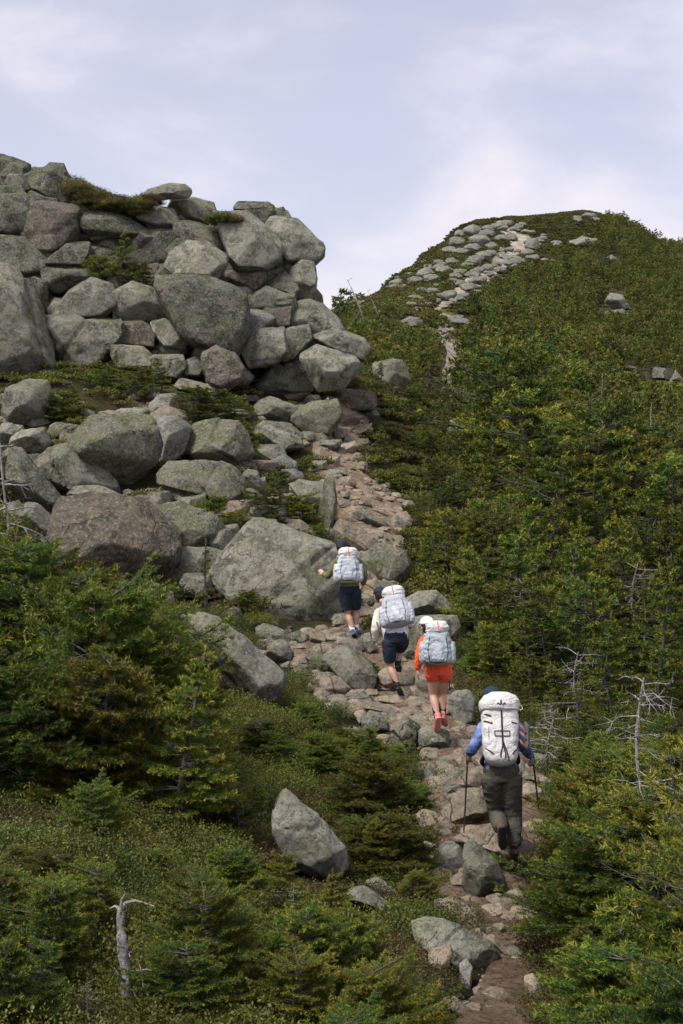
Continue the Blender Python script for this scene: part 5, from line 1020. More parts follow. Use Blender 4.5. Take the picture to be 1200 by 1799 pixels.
def tube(P, r, sides=5):
    """tapered tube along points P with radii r -> verts, quads"""
    P = np.asarray(P, float); n = len(P); r = np.asarray(r, float); T = np.gradient(P, axis=0); T /= np.linalg.norm(T, axis=1)[:, None] + 1e-9
    ref = np.array([0.31, 0.77, 0.55]) if abs(T[0] @ np.array([0, 0, 1])) > 0.7 else np.array([0, 0, 1.0])
    A_ = np.cross(T, ref); A_ /= np.linalg.norm(A_, axis=1)[:, None] + 1e-9; B_ = np.cross(T, A_)
    a = np.linspace(0, 2 * np.pi, sides, endpoint=False)
    V = (P[:, None, :] + r[:, None, None] * (np.cos(a)[None, :, None] * A_[:, None, :] + np.sin(a)[None, :, None] * B_[:, None, :])).reshape(-1, 3)
    i = np.arange((n - 1) * sides).reshape(n - 1, sides); j = np.roll(i, -1, 1)
    return V, np.stack([i, j, j + sides, i + sides], -1).reshape(-1, 4)
class Acc:
    def __init__(s): s.V = []; s.F = []; s.n = 0
    def add(s, V, Fq_): s.V.append(V); s.F.append(np.asarray(Fq_) + s.n); s.n += len(V)
    def mesh(s, name, m, smooth=True): return np_mesh(name, np.concatenate(s.V), np.concatenate(s.F), m, smooth)

def needles(seg, rg, nl, nw, per_m, spread=0.9):
    """seg: list of (p0, p1, tip0, tip1); short narrow blades set all round each twig, more of them level than up and down"""
    V = []; tip = []; rnd = []
    for p0, p1, t0, t1 in seg:
        L = np.linalg.norm(p1 - p0)
        if L < 1e-4: continue
        k = max(3, int(L * per_m)); ax = (p1 - p0) / L
        s = rg.random(k); b = p0 + (p1 - p0) * s[:, None]
        d = rg.normal(size=(k, 3)); d[:, 2] = d[:, 2] * 0.75 + 0.25; d -= (d @ ax)[:, None] * ax; d /= np.linalg.norm(d, axis=1)[:, None] + 1e-9
        dirn = d * spread + ax * rg.uniform(0.3, 1.0, k)[:, None]; dirn /= np.linalg.norm(dirn, axis=1)[:, None]
        w = np.cross(dirn, rg.normal(size=(k, 3))); w /= np.linalg.norm(w, axis=1)[:, None] + 1e-9
        ln = nl * rg.uniform(0.7, 1.2, k)[:, None]; ww = nw * 0.5
        V.append(np.stack([b - w * ww, b + w * ww, b + dirn * ln + w * ww * 0.25], 1).reshape(-1, 3))
        tt = t0 + (t1 - t0) * s; tip.append(np.repeat(np.clip(tt + rg.uniform(-.12, .12, k), 0, 1), 3)); rnd.append(np.full(3 * k, rg.random()))
    V = np.concatenate(V); return V, np.arange(len(V)).reshape(-1, 3), np.concatenate(tip), np.concatenate(rnd)

def spruce(seed, H, W, lod=0, shape='cone', dead=0.1, lean=0.08, wind=0.35, bare=0.0, dens=1.0):
    """one spruce about H tall and W in crown radius: a trunk mesh and a crown mesh. lod 0 near, 1 middle, 2 far"""
    rg = np.random.default_rng(seed); rn = random.Random(seed)
    wood = Acc(); segs = []
    nt_ = 9; tt = np.linspace(0, 1, nt_); bend = rg.normal(size=2) * lean
    trunk = np.stack([bend[0] * tt ** 1.5 * H + 0.015 * H * np.sin(tt * 7 + seed), bend[1] * tt ** 1.5 * H, tt * H], 1)
    tr = H * 0.020 * (1 - tt * 0.86) + 0.003
    trunk[0, 2] -= 0.12
    V, Fq_ = tube(trunk, tr, 7 if lod == 0 else 4); wood.add(V, Fq_)
    def tp(t): return np.array([np.interp(t, tt, trunk[:, i]) for i in range(3)])
    nb = int({0: 86, 1: 56, 2: 24}[lod] * dens)
    wdir = rn.uniform(0, 2 * math.pi)
    gap = rg.random(6) * 0.28; 
    for k in range(nb):
        u_ = (k + rn.random()) / nb; nly = {0: 11, 1: 9, 2: 6}[lod]; t = bare + (0.985 - bare) * min(1, (math.floor(u_ ** 0.85 * nly) + 0.5 + rn.uniform(-.22, .22) + 0.3 * math.sin(k * 2.4)) / nly)
        az = k * 2.39996 + rn.uniform(-.5, .5)
        if shape == 'cone': prof = (1 - t) ** 0.75 + 0.05
        elif shape == 'bush': prof = math.sqrt(max(0.0, 1 - (t * 0.98) ** 2)) * 0.95 + 0.08
        else: prof = (0.35 + 0.9 * math.sin(math.pi * min(1, t * 1.05)) ** 0.8) * (1 - 0.35 * t)
        L = W * prof * rn.uniform(0.62, 1.12) * (1 + wind * math.cos(az - wdir)) * (0.75 + 0.5 * abs(math.sin(t * 9 + seed)))
        if L < 0.03: continue
        up = 0.55 * t - 0.05 + rn.uniform(-.15, .15) if shape != 'bush' else rn.uniform(0.05, 0.55)
        m_ = 6; s = np.linspace(0, 1, m_)
        out = np.array([math.cos(az), math.sin(az), 0.0]); sd_ = np.array([-math.sin(az), math.cos(az), 0.0])
        curve = tp(t) + out * (s * L)[:, None] + sd_ * (s ** 2 * L * rn.uniform(-.25, .25))[:, None] + np.array([0, 0, 1.0]) * ((up * s - 0.30 * s ** 2 + 0.28 * s ** 4) * L)[:, None]
        isdead = rn.random() < dead * (1.6 - t)
        V, Fq_ = tube(curve, np.interp(s, [0, 1], [0.0042 + 0.011 * L, 0.0018]), 4 if lod == 0 else 3)
        if lod < 2: wood.add(V, Fq_)
        nt2 = {0: 15, 1: 8, 2: 4}[lod]
        twL = L * {0: 0.46, 1: 0.5, 2: 0.6}[lod]
        for j in range(nt2):
            a = 0.20 + 0.78 * (j + rn.random() * .5) / nt2; p0 = np.array([np.interp(a, s, curve[:, i]) for i in range(3)])
            sg = 1 if j % 2 else -1; ll = twL * (1.08 - a) * rn.uniform(.7, 1.2) + 0.03
            d = out * rn.uniform(0.55, .95) + sd_ * sg * rn.uniform(.6, 1.0) + np.array([0, 0, rn.uniform(-.10, .22)]); d /= np.linalg.norm(d)
            p1 = p0 + d * ll
            if isdead:
                if lod < 2:
                    V, Fq_ = tube(np.stack([p0, (p0 + p1) / 2 + rg.normal(size=3) * .015, p1]), [.0028, .002, .001], 3); wood.add(V, Fq_)
                continue
            segs.append((p0, p1, 0.15 + .35 * a, 0.55 + 0.35 * a + rn.uniform(-.2, .2)))
            if lod == 0 and ll > 0.09:
                for q in range(2 + int(ll / 0.1)):
                    b_ = rn.uniform(.25, .85); c0 = p0 + (p1 - p0) * b_; d2 = d + sd_ * rn.choice((-1, 1)) * .9 + np.array([0, 0, rn.uniform(-.15, .2)]); d2 /= np.linalg.norm(d2)
                    segs.append((c0, c0 + d2 * ll * .38, 0.35, 0.75 + rn.uniform(-.2, .25)))
        if not isdead: segs.append((curve[m_ // 2], curve[-1], .4, 0.9))
    top = tp(1.0); segs.append((tp(.90), top + np.array([0, 0, 0.05 * H]), .5, 1.0))
    nl, nw, pm = {0: (0.034, 0.0080, 270), 1: (0.056, 0.017, 190), 2: (0.16, 0.085, 34)}[lod]
    V, Fc, tip, rnd = needles(segs, rg, nl, nw, pm)
    crown = np_mesh('crown', V, Fc, M['spruce'] if lod < 2 else M['spruce_far'], False, {'tip': tip, 'rnd': rnd})
    return wood.mesh('trunk', M['bark']), crown

def snag(seed, H, W, nb=22, twigs=5, curl=0.5, crown_only=False, stub=False):
    """a dead tree: bare grey trunk and broken branches"""
    rg = np.random.default_rng(seed); rn = random.Random(seed); tk_ = Acc(); br = Acc()
    tt = np.linspace(0, 1, 12); tr = np.stack([0.03 * H * np.sin(tt * 4 + seed) + rg.normal() * .05 * H * tt, 0.03 * H * np.cos(tt * 5), tt * H], 1); tr[0, 2] -= .15
    rad = H * (0.042 if stub else 0.016) * (1 - tt * (0.35 if stub else .85)) * (1 + .12 * rg.normal(size=12)) + .003
    V, Fq_ = tube(tr, rad, 8); tk_.add(V, Fq_)
    for k in range(nb):
        t = rn.uniform(.12, .99); az = rn.uniform(0, 6.28); L = W * rn.uniform(.35, 1.1) * (1.15 - .6 * t)
        p = np.array([np.interp(t, tt, tr[:, i]) for i in range(3)]); d = np.array([math.cos(az), math.sin(az), rn.uniform(-.25, .45)]); C = [p]
        for s in range(6):
            d = d + rg.normal(size=3) * .28 * curl + np.array([0, 0, -.05]); d /= np.linalg.norm(d); C.append(C[-1] + d * L / 6)
        C = np.array(C); V, Fq_ = tube(C, np.linspace(.004 + .012 * L, .0015, 7), 4); br.add(V, Fq_)
        for q in range(twigs):
            a = rn.randrange(2, 6); d2 = (C[a] - C[a - 1]) / (L / 6) + rg.normal(size=3) * .8; d2 /= np.linalg.norm(d2); l2 = L * rn.uniform(.15, .4)
            mid = C[a] + d2 * l2 * .5 + rg.normal(size=3) * l2 * .12
            V, Fq_ = tube(np.stack([C[a], mid, C[a] + d2 * l2 + rg.normal(size=3) * l2 * .15]), [.0035, .0025, .001], 3); br.add(V, Fq_)
    return tk_.mesh('trunk', M['dead']), br.mesh('branch', M['dead'])

def heath_mesh(seed, Rr, Hh, n, leaf, material):
    """a low shrub: upright stems and small oval leaves clustered at their ends"""
    rg = np.random.default_rng(seed); V = []; tip = []; rnd = []
    ns = n // 12
    a = rg.random(ns) * 6.283; r = np.sqrt(rg.random(ns)) * Rr; base = np.stack([r * np.cos(a), r * np.sin(a), np.zeros(ns)], 1)
    hh = Hh * (1 - (r / Rr) ** 2 * .6) * rg.uniform(.6, 1.15, ns); top = base * 1.15 + np.stack([rg.normal(size=ns) * .04, rg.normal(size=ns) * .04, hh], 1)
    for i in range(12):
        s = rg.uniform(.25, 1.05, ns) ** .6; c = base + (top - base) * s[:, None] + rg.normal(size=(ns, 3)) * .018
        d = rg.normal(size=(ns, 3)); d[:, 2] = np.abs(d[:, 2]) * .6 + .25; d /= np.linalg.norm(d, axis=1)[:, None]
        w = np.cross(d, rg.normal(size=(ns, 3))); w /= np.linalg.norm(w, axis=1)[:, None]; L = leaf * rg.uniform(.6, 1.3, ns)[:, None]
        V.append(np.stack([c, c + d * L * .5 + w * L * .28, c + d * L, c + d * L * .5 - w * L * .28], 1).reshape(-1, 3))
        tip.append(np.repeat(np.clip(s - .15 + rg.uniform(-.2, .2, ns), 0, 1), 4)); rnd.append(np.repeat((rg.random(ns) * .5 + rg.random() * .0 + .5 * rg.random(ns)), 4))
    V = np.concatenate(V); Fq_ = np.arange(len(V)).reshape(-1, 4)
    return np_mesh('heath_leaves', V, Fq_, material, False, {'tip': np.concatenate(tip), 'rnd': np.concatenate(rnd)})

# --- stuff spread by geometry nodes
def scatter(name, protos, P, rz, sc, pick, tilt=None):
    src = bpy.data.collections.new(name + '_kinds')
    for i, me in enumerate(protos):
        o = bpy.data.objects.new('%s_kind_%02d' % (name, i), me); src.objects.link(o)
    me = bpy.data.meshes.new(name); me.vertices.add(len(P)); me.vertices.foreach_set('co', np.asarray(P, np.float32).ravel())
    tl = np.zeros((len(P), 3)); tl[:, 2] = rz
    if tilt is not None: tl[:, :2] = tilt
    for k, ty, arr, f in (('rot', 'FLOAT_VECTOR', tl, 'vector'), ('scl', 'FLOAT', sc, 'value'), ('pick', 'INT', pick, 'value')):
        at_ = me.attributes.new(k, ty, 'POINT'); at_.data.foreach_set(f, np.asarray(arr, np.int32 if ty == 'INT' else np.float32).ravel())
    o = bpy.data.objects.new(name, me); COL.objects.link(o); tag(o, kind='stuff')
    g = bpy.data.node_groups.new(name, 'GeometryNodeTree'); g.is_modifier = True
    g.interface.new_socket('Geometry', in_out='INPUT', socket_type='NodeSocketGeometry'); g.interface.new_socket('Geometry', in_out='OUTPUT', socket_type='NodeSocketGeometry')
    gi = g.nodes.new('NodeGroupInput'); go = g.nodes.new('NodeGroupOutput')
    ip = g.nodes.new('GeometryNodeInstanceOnPoints'); ci = g.nodes.new('GeometryNodeCollectionInfo'); ci.inputs['Collection'].default_value = src
    ci.inputs['Separate Children'].default_value = True; ci.inputs['Reset Children'].default_value = True
    mp_ = g.nodes.new('GeometryNodeMeshToPoints')
    def na(nm, ty):
        n = g.nodes.new('GeometryNodeInputNamedAttribute'); n.data_type = ty; n.inputs['Name'].default_value = nm; return n.outputs['Attribute']
    g.links.new(gi.outputs[0], mp_.inputs[0]); g.links.new(mp_.outputs[0], ip.inputs['Points'])
    g.links.new(ci.outputs[0], ip.inputs['Instance']); ip.inputs['Pick Instance'].default_value = True
    g.links.new(na('pick', 'INT'), ip.inputs['Instance Index'])
    er = g.nodes.new('FunctionNodeEulerToRotation'); g.links.new(na('rot', 'FLOAT_VECTOR'), er.inputs[0]); g.links.new(er.outputs[0], ip.inputs['Rotation'])
    g.links.new(na('scl', 'FLOAT'), ip.inputs['Scale'])
    g.links.new(ip.outputs[0], go.inputs[0])
    md = o.modifiers.new('spread', 'NODES'); md.node_group = g
    return o

NEAR = [spruce(11, 1.6, .62, 0, 'cone', .10), spruce(12, 1.3, .70, 0, 'bush', .10), spruce(13, 1.9, .60, 0, 'cone', .22, .12, .6), spruce(14, 1.1, .62, 0, 'bush', .05, dens=.9), spruce(15, 1.5, .55, 0, 'wedge', .25, .2, .7), spruce(16, 0.8, .40, 0, 'cone', .06, dens=.7)]
MID = [spruce(21, 1.9, .72, 1, 'cone', .10), spruce(22, 1.5, .80, 1, 'bush', .12), spruce(23, 2.2, .66, 1, 'cone', .22, .12, .55), spruce(24, 1.7, .75, 1, 'wedge', .25, .18, .6), spruce(25, 1.3, .66, 1, 'bush', .08), spruce(26, 2.1, .60, 1, 'cone', .15, .05, .4)]
FAR = [spruce(31, 1.9, .80, 2, 'cone', .08), spruce(32, 1.4, .95, 2, 'bush', .08), spruce(33, 2.2, .72, 2, 'cone', .12, .12, .5), spruce(34, 1.5, .90, 2, 'bush', .1), spruce(35, 1.8, .85, 2, 'wedge', .1)]
SNAG = [snag(41, 1.5, .55, 24), snag(42, 1.2, .6, 34, 7, .8), snag(43, 1.9, .5, 20, 5, .4)]
def join_mesh(ms):
    V = []; Fq3 = []; Fq4 = []; n = 0; m3 = []; m4 = []; tip = []; rnd = []; mats = []
    for k, me in enumerate(ms):
        c = np.empty(len(me.vertices) * 3, np.float32); me.vertices.foreach_get('co', c); V.append(c.reshape(-1, 3))
        li = np.empty(len(me.loops), np.int32); me.loops.foreach_get('vertex_index', li); li += n; n += len(me.vertices)
        q = len(me.loops) // len(me.polygons); li = li.reshape(-1, q); (Fq3 if q == 3 else Fq4).append(li); (m3 if q == 3 else m4).append(np.full(len(li), k))
        for arr, key in ((tip, 'tip'), (rnd, 'rnd')):
            if key in me.attributes: a = np.empty(len(me.vertices), np.float32); me.attributes[key].data.foreach_get('value', a)
            else: a = np.zeros(len(me.vertices), np.float32)
            arr.append(a)
        mats.append(me.materials[0])
    fs_ = [np.concatenate(x) for x in (Fq4, Fq3) if x]; fm_ = np.concatenate([np.concatenate(x) for x in (m4, m3) if x])
    return np_mesh('spruce', np.concatenate(V), fs_, mats, False, {'tip': np.concatenate(tip), 'rnd': np.concatenate(rnd)}, fm_)

# --- where spruces stand. Limits are photo rows that tree tops stay below, read off the photograph
NOTREE = [[(-80,560),(640,560),(655,690),(600,780),(650,870),(700,930),(725,1010),(760,1040),(815,1060),(830,1260),(860,1300),(740,1320),(620,1310),(560,1250),(500,1170),(500,1180),(480,1260),(400,1270),(330,1180),(330,1080),(150,1060),(100,980),(-80,930)],
          [(730,1290),(985,1330),(985,1410),(950,1560),(960,1810),(760,1810),(700,1640),(750,1560),(735,1400)],
          [(470,1395),(620,1400),(640,1560),(560,1600),(480,1560)],
          [(500,1180),(640,1300),(620,1330),(480,1240)]]
def ceil_row(px, py0, Y):
    if 430 < px < 660 and Y < 15.8: return max(1555, np.interp(px, [430, 600, 660], [1555, 1600, 1640]) if Y < 12.3 else 1555)
    if px < 520 and 12 < Y < 30: return np.interp(px, [-200, 0, 60, 130, 230, 290, 330, 420, 480, 520], [840, 900, 965, 1005, 1045, 1090, 1230, 1330, 1330, 1330])
    if px < 900 and Y <= 12.3: return np.interp(px, [0, 200, 330, 470, 600, 720, 780, 900], [1530, 1580, 1560, 1620, 1660, 1700, 1790, 1860])
    if px < 790 and Y < 22: return np.interp(px, [470, 560, 640, 740, 790], [1290, 1290, 1310, 1345, 1560]) if py0 < 1640 else 1600
    if px >= 930 and Y < 20: return np.interp(px, [930, 960, 1000, 1060, 1200, 1400], [1520, 1400, 1340, 1300, 1280, 1280])
    return 0
TREES = []    # (x, y, z, height, px, py)
rn = random.Random(8)
def want(px, py, Y):
    if 12.3 < Y < 17 and 380 < px < 490 and py < 1560: return False
    if Y < 8.8 and 110 < px < 330: return False
    if Y < 11 and 370 < px < 470: return False
    if 19 < Y < 26 and 310 < px < 420: return False
    if 9 < Y < 16.5 and 900 < px < 1008: return False
    if Y < 12 and 770 < px < 985: return False
    if px < 480 and 12.3 < Y and py > 1400 and rn.random() < .75: return False
    if any(in_poly(px, py, q)[0] for q in NOTREE): return False
    if Y < 50 and trail_mask(np.array([px]), np.array([py]))[0] > -18: return False
    if Y >= 45 and px < 590: return False
    return True
lnY = math.log(7.6)
while lnY < math.log(62):
    Y = math.exp(lnY); sp_ = 0.62 if Y < 12 else 0.78 if Y < 20 else 1.0 if Y < 32 else 1.5
    x = -0.34 * Y + rn.random() * sp_
    while x < 0.36 * Y:
        xx = x + rn.uniform(-.32, .32) * sp_; yy = Y + rn.uniform(-.32, .32) * sp_; z = float(ground_z(xx, yy)[0]); px, py = pxof(xx, yy, z); x += sp_
        if not want(float(px), float(py), yy): continue
        TREES.append((xx, yy, z, float(px), float(py)))
    lnY += sp_ / Y
def zone(px, py, Y):
    if px < 480 and Y > 12.3 and Y < 32: return 0
    if px < 520 and Y <= 12.3: return 1
    if px < 800 and Y < 22: return 2
    if Y < 19.5: return 3
    if Y < 34: return 4
    if Y < 48: return 5
    return 6
ZL = [('dense spruce in the dark thicket sloping down left of the long grey boulder', 'spruces of the thicket on the left slope'),
      ('short spruce with yellow-tipped twigs among the heath nearest the viewer', 'low spruces at the near left edge'),
      ('low spreading spruce between the tilted lichen-speckled boulder and the lower trail', 'low spruces left of the lower trail'),
      ('tall dark spruce in the near thicket right of the dirt trail', 'spruces of the near thicket right of the trail'),
      ('bushy spruce in the tangle uphill and right of the last hiker', 'spruces right of the hikers'),
      ('spruce on the slope right of the narrow rocky trail steps', 'spruces beside the upper trail'),
      ('spruce farther up the slope between the trail and the ridge', 'spruces climbing to the ridge')]
LMK = [(200,945,'the rusty-faced boulder'),(485,1010,'the huge smooth boulder'),(405,1165,'the long grey boulder'),(545,1470,'the tilted speckled boulder'),(815,1530,'the lichen-crusted boulder'),(880,1290,'the last hiker'),(770,1150,'the hiker in orange'),(690,1070,'the hiker in cream'),
 (610,1000,'the first hiker'),(780,1070,'the smooth boulder behind the hikers'),(680,990,'the green lichen boulder'),(688,665,'the squarish boulder'),(797,752,'the boulder sunk among spruces'),(1085,535,'the pale boulder on the far slope'),(1160,655,'the two edge boulders'),(215,1680,'the broken dead trunk'),
 (810,1660,'the large flat pale slab'),(810,1235,'the rounded grey boulder'),(640,1590,'the long low grey boulder'),(940,1420,'the right-hand trekking pole'),(1130,1350,'the bare grey dead tree'),(240,785,'the great split boulder'),(60,1690,'the brown squarish boulder'),(1100,1080,'the brown dead tangle'),(870,1040,'the silvery dead tangle'),
 (360,1080,'the thin bare-stemmed spruce'),(415,1570,'the young dark-stemmed spruce'),(700,860,'the narrowest part of the trail'),(940,1650,'the worn dirt of the trail'),(20,900,'the dead tree at the left edge'),(600,840,'the stone steps')]
SHP = ['pointed layered', 'rounded bushy', 'slender windswept', 'low mounded', 'ragged leaning', 'small young']
SHP1 = ['pointed layered', 'rounded bushy', 'slender windswept', 'ragged leaning', 'low mounded', 'narrow upright']
_lab = {}
CLEAR = [(688,632,695,70),(797,738,765,44),(1085,516,556,56),(1160,645,680,60),(1112,640,660,30)]     # boulders that show above the trees before them: column, top row, foot row, width
def cap_height(px, py, Y, h):
    for cx, r0, r1, w_ in CLEAR:
        if abs(px - cx) < w_ * .55 + 10 and r1 - 4 < py < r1 + 130: h = min(h, max(.25, (py - (r1 - .2 * (r1 - r0))) * Y / F))
    if 600 < px < 800 and Y > 44: h = min(h, 1.1 if Y < 75 else 1.5)
    return h
ORD = ['', 'second ', 'third ', 'fourth ', 'fifth ', 'sixth ', 'seventh ', 'eighth ', 'ninth ', 'tenth ']
def tree_label(px, py, kd, lod, far_):
    d = sorted((math.hypot(px - a, py - b), a, b, n) for a, b, n in LMK)[0]
    dx, dy = px - d[1], py - d[2]
    rel = ('right of ' if dx > 0 else 'left of ') if abs(dx) > abs(dy) else ('downhill of ' if dy > 0 else 'uphill of ')
    key = (('far ' if far_ else '') + (SHP if lod == 0 else SHP1)[kd], rel + d[3]); _lab[key] = _lab.get(key, -1) + 1; k = _lab[key]
    return f"{ORD[k] if k < 10 else 'more distant '}{key[0]} spruce {key[1]}"
rootsN = {}
def place_tree(kind, me2, x, y, z, s, rz, label, group, name='spruce_tree', cat='spruce', tilt=(0, 0)):
    t = empty(name, (x, y, z), rz, s); t.rotation_euler = (tilt[0], tilt[1], rz)
    tag(t, label, cat, group)
    for nm, me in (('trunk', me2[0]), ('crown' if name != 'dead_tree' else 'branch', me2[1])): obj(nm, me, t)
    return t
indiv = []; rest = []
for k, (x, y, z, px, py) in enumerate(TREES):
    zn = zone(px, py, y)
    lim = ceil_row(px, py, y)
    hmax = {0: 2.3, 1: .85, 2: 1.05, 3: 2.3, 4: 2.1, 5: 3.0, 6: 3.6}[zn]
    h = rn.uniform(.42, 1.0) ** .8 * hmax * ((1.0 + .9 * float(fbm(np.array([[x / 5, y / 5, 3.0]]), 71, 2)[0])) if zn in (4, 5, 6) else 1)
    room = (900 - lim) / F * y - z
    if lim and h > room: h = room * rn.uniform(.75, 1.0)
    if zn in (4, 5) and px < 900 and y < 40:         # spruces at the trail's edge stay low
        dtr = px - np.interp(py, _tp[:, 0], _tp[:, 2]); h = min(h, .7 + max(0, dtr) * y / F * 0.7)
    if y < 46:
        if zn >= 3: h = min(h, .12 + 1.15 * max(0, (px - np.interp(py, _tp[:, 0], _tp[:, 2])) * y / F))
        elif py > 1280: h = min(h, .2 + 1.2 * max(0, (np.interp(py, _tp[:, 0], _tp[:, 1]) - px) * y / F))
    if zn == 6 and px < 690: h *= .42
    h = cap_height(px, py, y, h)
    if h < .3: continue
    infr = -60 < px < 1260 and py - h / y * F < 1830
    lod = 0 if y < 19 else 1
    (indiv if infr else rest).append((x, y, z, h, px, py, zn, lod))
indiv.sort(key=lambda q: -q[3] / q[1]); rest += indiv[225:]; indiv = indiv[:225]
hts = {0: [1.6, 1.3, 1.9, 1.1, 1.5, .8], 1: [1.9, 1.5, 2.2, 1.7, 1.3, 2.1]}
for x, y, z, h, px, py, zn, lod in indiv:
    K = NEAR if lod == 0 else MID
    if zn in (1, 2): kd = rn.choice((1, 3, 3, 5, 1))
    elif zn >= 4 and h > .8 and lod: kd = rn.choice((0, 0, 2, 5, 5, 3, 1))
    else: kd = rn.choice(range(6)) if h > .9 else rn.choice((1, 3, 5)) if lod == 0 else rn.choice((1, 4))
    s = h / hts[lod][kd]; s = max(s, .45)
    place_tree(kd, K[kd], x, y, z, s, rn.uniform(0, 6.28), tree_label(px, py - h * .5 / y * F, kd, lod, y > 48), ZL[zn][1], tilt=(rn.uniform(-.1, .1), rn.uniform(-.1, .1)))
rest = [q for q in rest if q[1] > 8.5]
# spruces and dead trees that the photograph shows one by one: (column, row of the foot, height in rows, kind, label)
def stand(px, py, rows, kit, kh, label, cat='spruce', group=None, name='spruce_tree', tilt=(0, 0), rz=None, Y=None, wide=1.0):
    if Y is None:
        l, n_, ob = sight(px, py); Y = l.y if l is not None and abs(l.y) > 1 else hit(px, py)
    p = at(px, py, Y)
    if 'ledge' not in label and 'crack' not in label:        # stand it on the ground, its top where the photograph has it
        zt = at(px, py - rows, Y).z; gz = float(ground_z(p.x, p.y)[0])
        if zt - gz < .3: Y = hit(px, py); p = at(px, py, Y)
        else: p.z = gz; rows = (zt - gz) * F / Y
    s_ = rows * Y / F / kh; t = place_tree(0, kit, p.x, p.y, p.z - .03, s_, rn.uniform(0, 6.28) if rz is None else rz, label, group, name, cat, tilt); t.scale = (s_ * wide, s_ * wide, s_); return t
DEADL = 'dead trees among the spruces'
def broken_trunk():
    rg = np.random.default_rng(6); tk_ = Acc(); br = Acc(); tt = np.linspace(0, 1, 26)
    C = np.stack([.035 * np.sin(tt * 5) + .03 * tt, .02 * np.cos(tt * 6), tt * .93], 1); C[0, 2] = -.15; V, Fq_ = tube(C, (.050 - .022 * tt) * (1 + .16 * rg.normal(size=26)), 10); tk_.add(V + rg.normal(size=V.shape) * .003, Fq_)
    def limb_(P, r0): V, Fq_ = tube(np.array(P), np.linspace(r0, .004, len(P)), 6); br.add(V, Fq_)
    e = C[-1]; limb_([e - [0, 0, .04], e + [.03, 0, .02], e + [.10, .02, .035], e + [.18, .03, .01], e + [.25, .02, -.01]], .020); limb_([e - [0, 0, .03], e + [.005, 0, .05], e + [.03, 0, .09]], .018); limb_([e - [0, 0, .03], e + [-.05, 0, 0], e + [-.085, 0, -.02]], .014)
    for k, (t, d, L) in enumerate(((.50,(1,-.1,-.25),.20),(.36,(.9,-.2,-.5),.26),(.40,(-.8,-.3,.3),.2),(.22,(-.9,.2,-.1),.3),(.15,(.9,-.3,-.5),.22),(.62,(1,0,.5),.07),(.75,(-1,0,.2),.05))):
        b = np.array([np.interp(t, tt, C[:, i]) for i in range(3)]); P = [b]; d = np.array(d, float)
        for q in range(5): d = d + rg.normal(size=3) * .28; P.append(P[-1] + d / np.linalg.norm(d) * L / 5)
        limb_(P, .010)
        for q in range(2): limb_([P[3], P[3] + rg.normal(size=3) * .06], .004)
    return tk_.mesh('trunk', M['dead']), br.mesh('branch', M['dead'])
stand(213, 1796, 228, broken_trunk(), 1.0, 'thick broken grey dead trunk with a crooked top branch', 'dead tree', DEADL, 'dead_tree', Y=8.3, rz=0)
stand(1128, 1475, 290, snag(61, 2.0, .65, 34, 7, .9), 2.0, 'bare grey dead tree with many crooked branches in the right thicket', 'dead tree', DEADL, 'dead_tree', Y=14.2, wide=1.1)
stand(1185, 1500, 150, SNAG[1], 1.2, 'low pale tangle of dead branches at the right edge', 'dead tree', DEADL, 'dead_tree', Y=12.6, wide=1.3)
for a in ((866,1060,75,1,'silvery tangle of dead twigs uphill and right of the smooth boulder behind the hikers',1.4,31),(915,1120,70,1,'grey dead brush behind the spruce beside the hiker in orange',1.3,27),(1110,1120,90,1,'brownish dead tangle standing alone on the right slope',1.3,27),(962,1345,70,1,'pale dead tangle right of the last hiker',1.7,19),
          (24,1010,240,0,'tall grey dead spruce at the left edge, above the thicket',.8,21.5),(164,1062,80,0,'small silvery dead tree before the rusty-faced boulder',.8,24.5),(655,566,84,2,'dead tree leaning against the sky at the foot of the far hill',.8,96),(684,560,58,2,'thin dead stem beside the leaning dead tree on the skyline',.5,92),
          (692,765,60,0,'grey dead stem below the squarish boulder',.8,52),(700,712,40,0,'short pale dead stem among spruces by the squarish boulder',.8,62),(645,830,42,0,'white forked dead stem at the right edge of the stone steps',.7,43),(825,700,60,2,'thin grey dead tree midway up the slope',.7,75),(1150,780,75,2,'tall bare dead tree on the slope near the right edge',.6,66),(1050,700,45,2,'slim dead tree on the upper slope',.6,95),
          (905,835,55,0,'grey dead tree low on the slope above the hikers',.8,52),(1000,930,60,1,'dead branchy tree in the middle of the right slope',1.0,43),(745,745,40,0,'small dead tree close to the boulder sunk among spruces',.8,60),(1010,1255,80,1,'dark dead tangle uphill of the last hiker on the right',1.2,21.5),
          (345,1300,75,1,'orange-grey dead tangle below the long grey boulder',1.2,18.8),(90,1290,90,1,'dead twiggy tree inside the left thicket',.8,16.8),(420,1470,60,1,'dead twigs arching beside the tilted speckled boulder',.9,14.8),(517,1690,140,0,'thin dead stem with forked twigs in the heath',.5,10.6),(150,1799,80,1,'low dead tangle at the foot of the broken trunk',1.0,7.9),(475,1799,70,2,'short grey dead spike at the bottom of the heath',.6,8.6)):
    stand(a[0], a[1], a[2] * (1.45 if a[3] == 1 and 840 < a[0] < 1130 else 1), SNAG[a[3]], (1.5, 1.2, 1.9)[a[3]], a[4], 'dead tree', DEADL, 'dead_tree', Y=a[6], wide=a[5], tilt=(0, R(-22)) if 'leaning' in a[4] else (rn.uniform(-.1, .1), rn.uniform(-.1, .1)), rz=0 if 'leaning' in a[4] else None)
stand(361, 1215, 258, spruce(71, 2.2, .30, 0, 'cone', .45, .02, .2, .25, dens=.42), 2.2, 'thin bare-stemmed spruce standing before the long grey boulder', Y=21.0)
stand(415, 1655, 165, spruce(72, 1.3, .46, 0, 'bush', .15, .05, .3, .60, dens=.6), 1.3, 'young spruce with a dark bare stem and flat crown', Y=10.9)
LOWG = 'low spruces on and under the cliff'
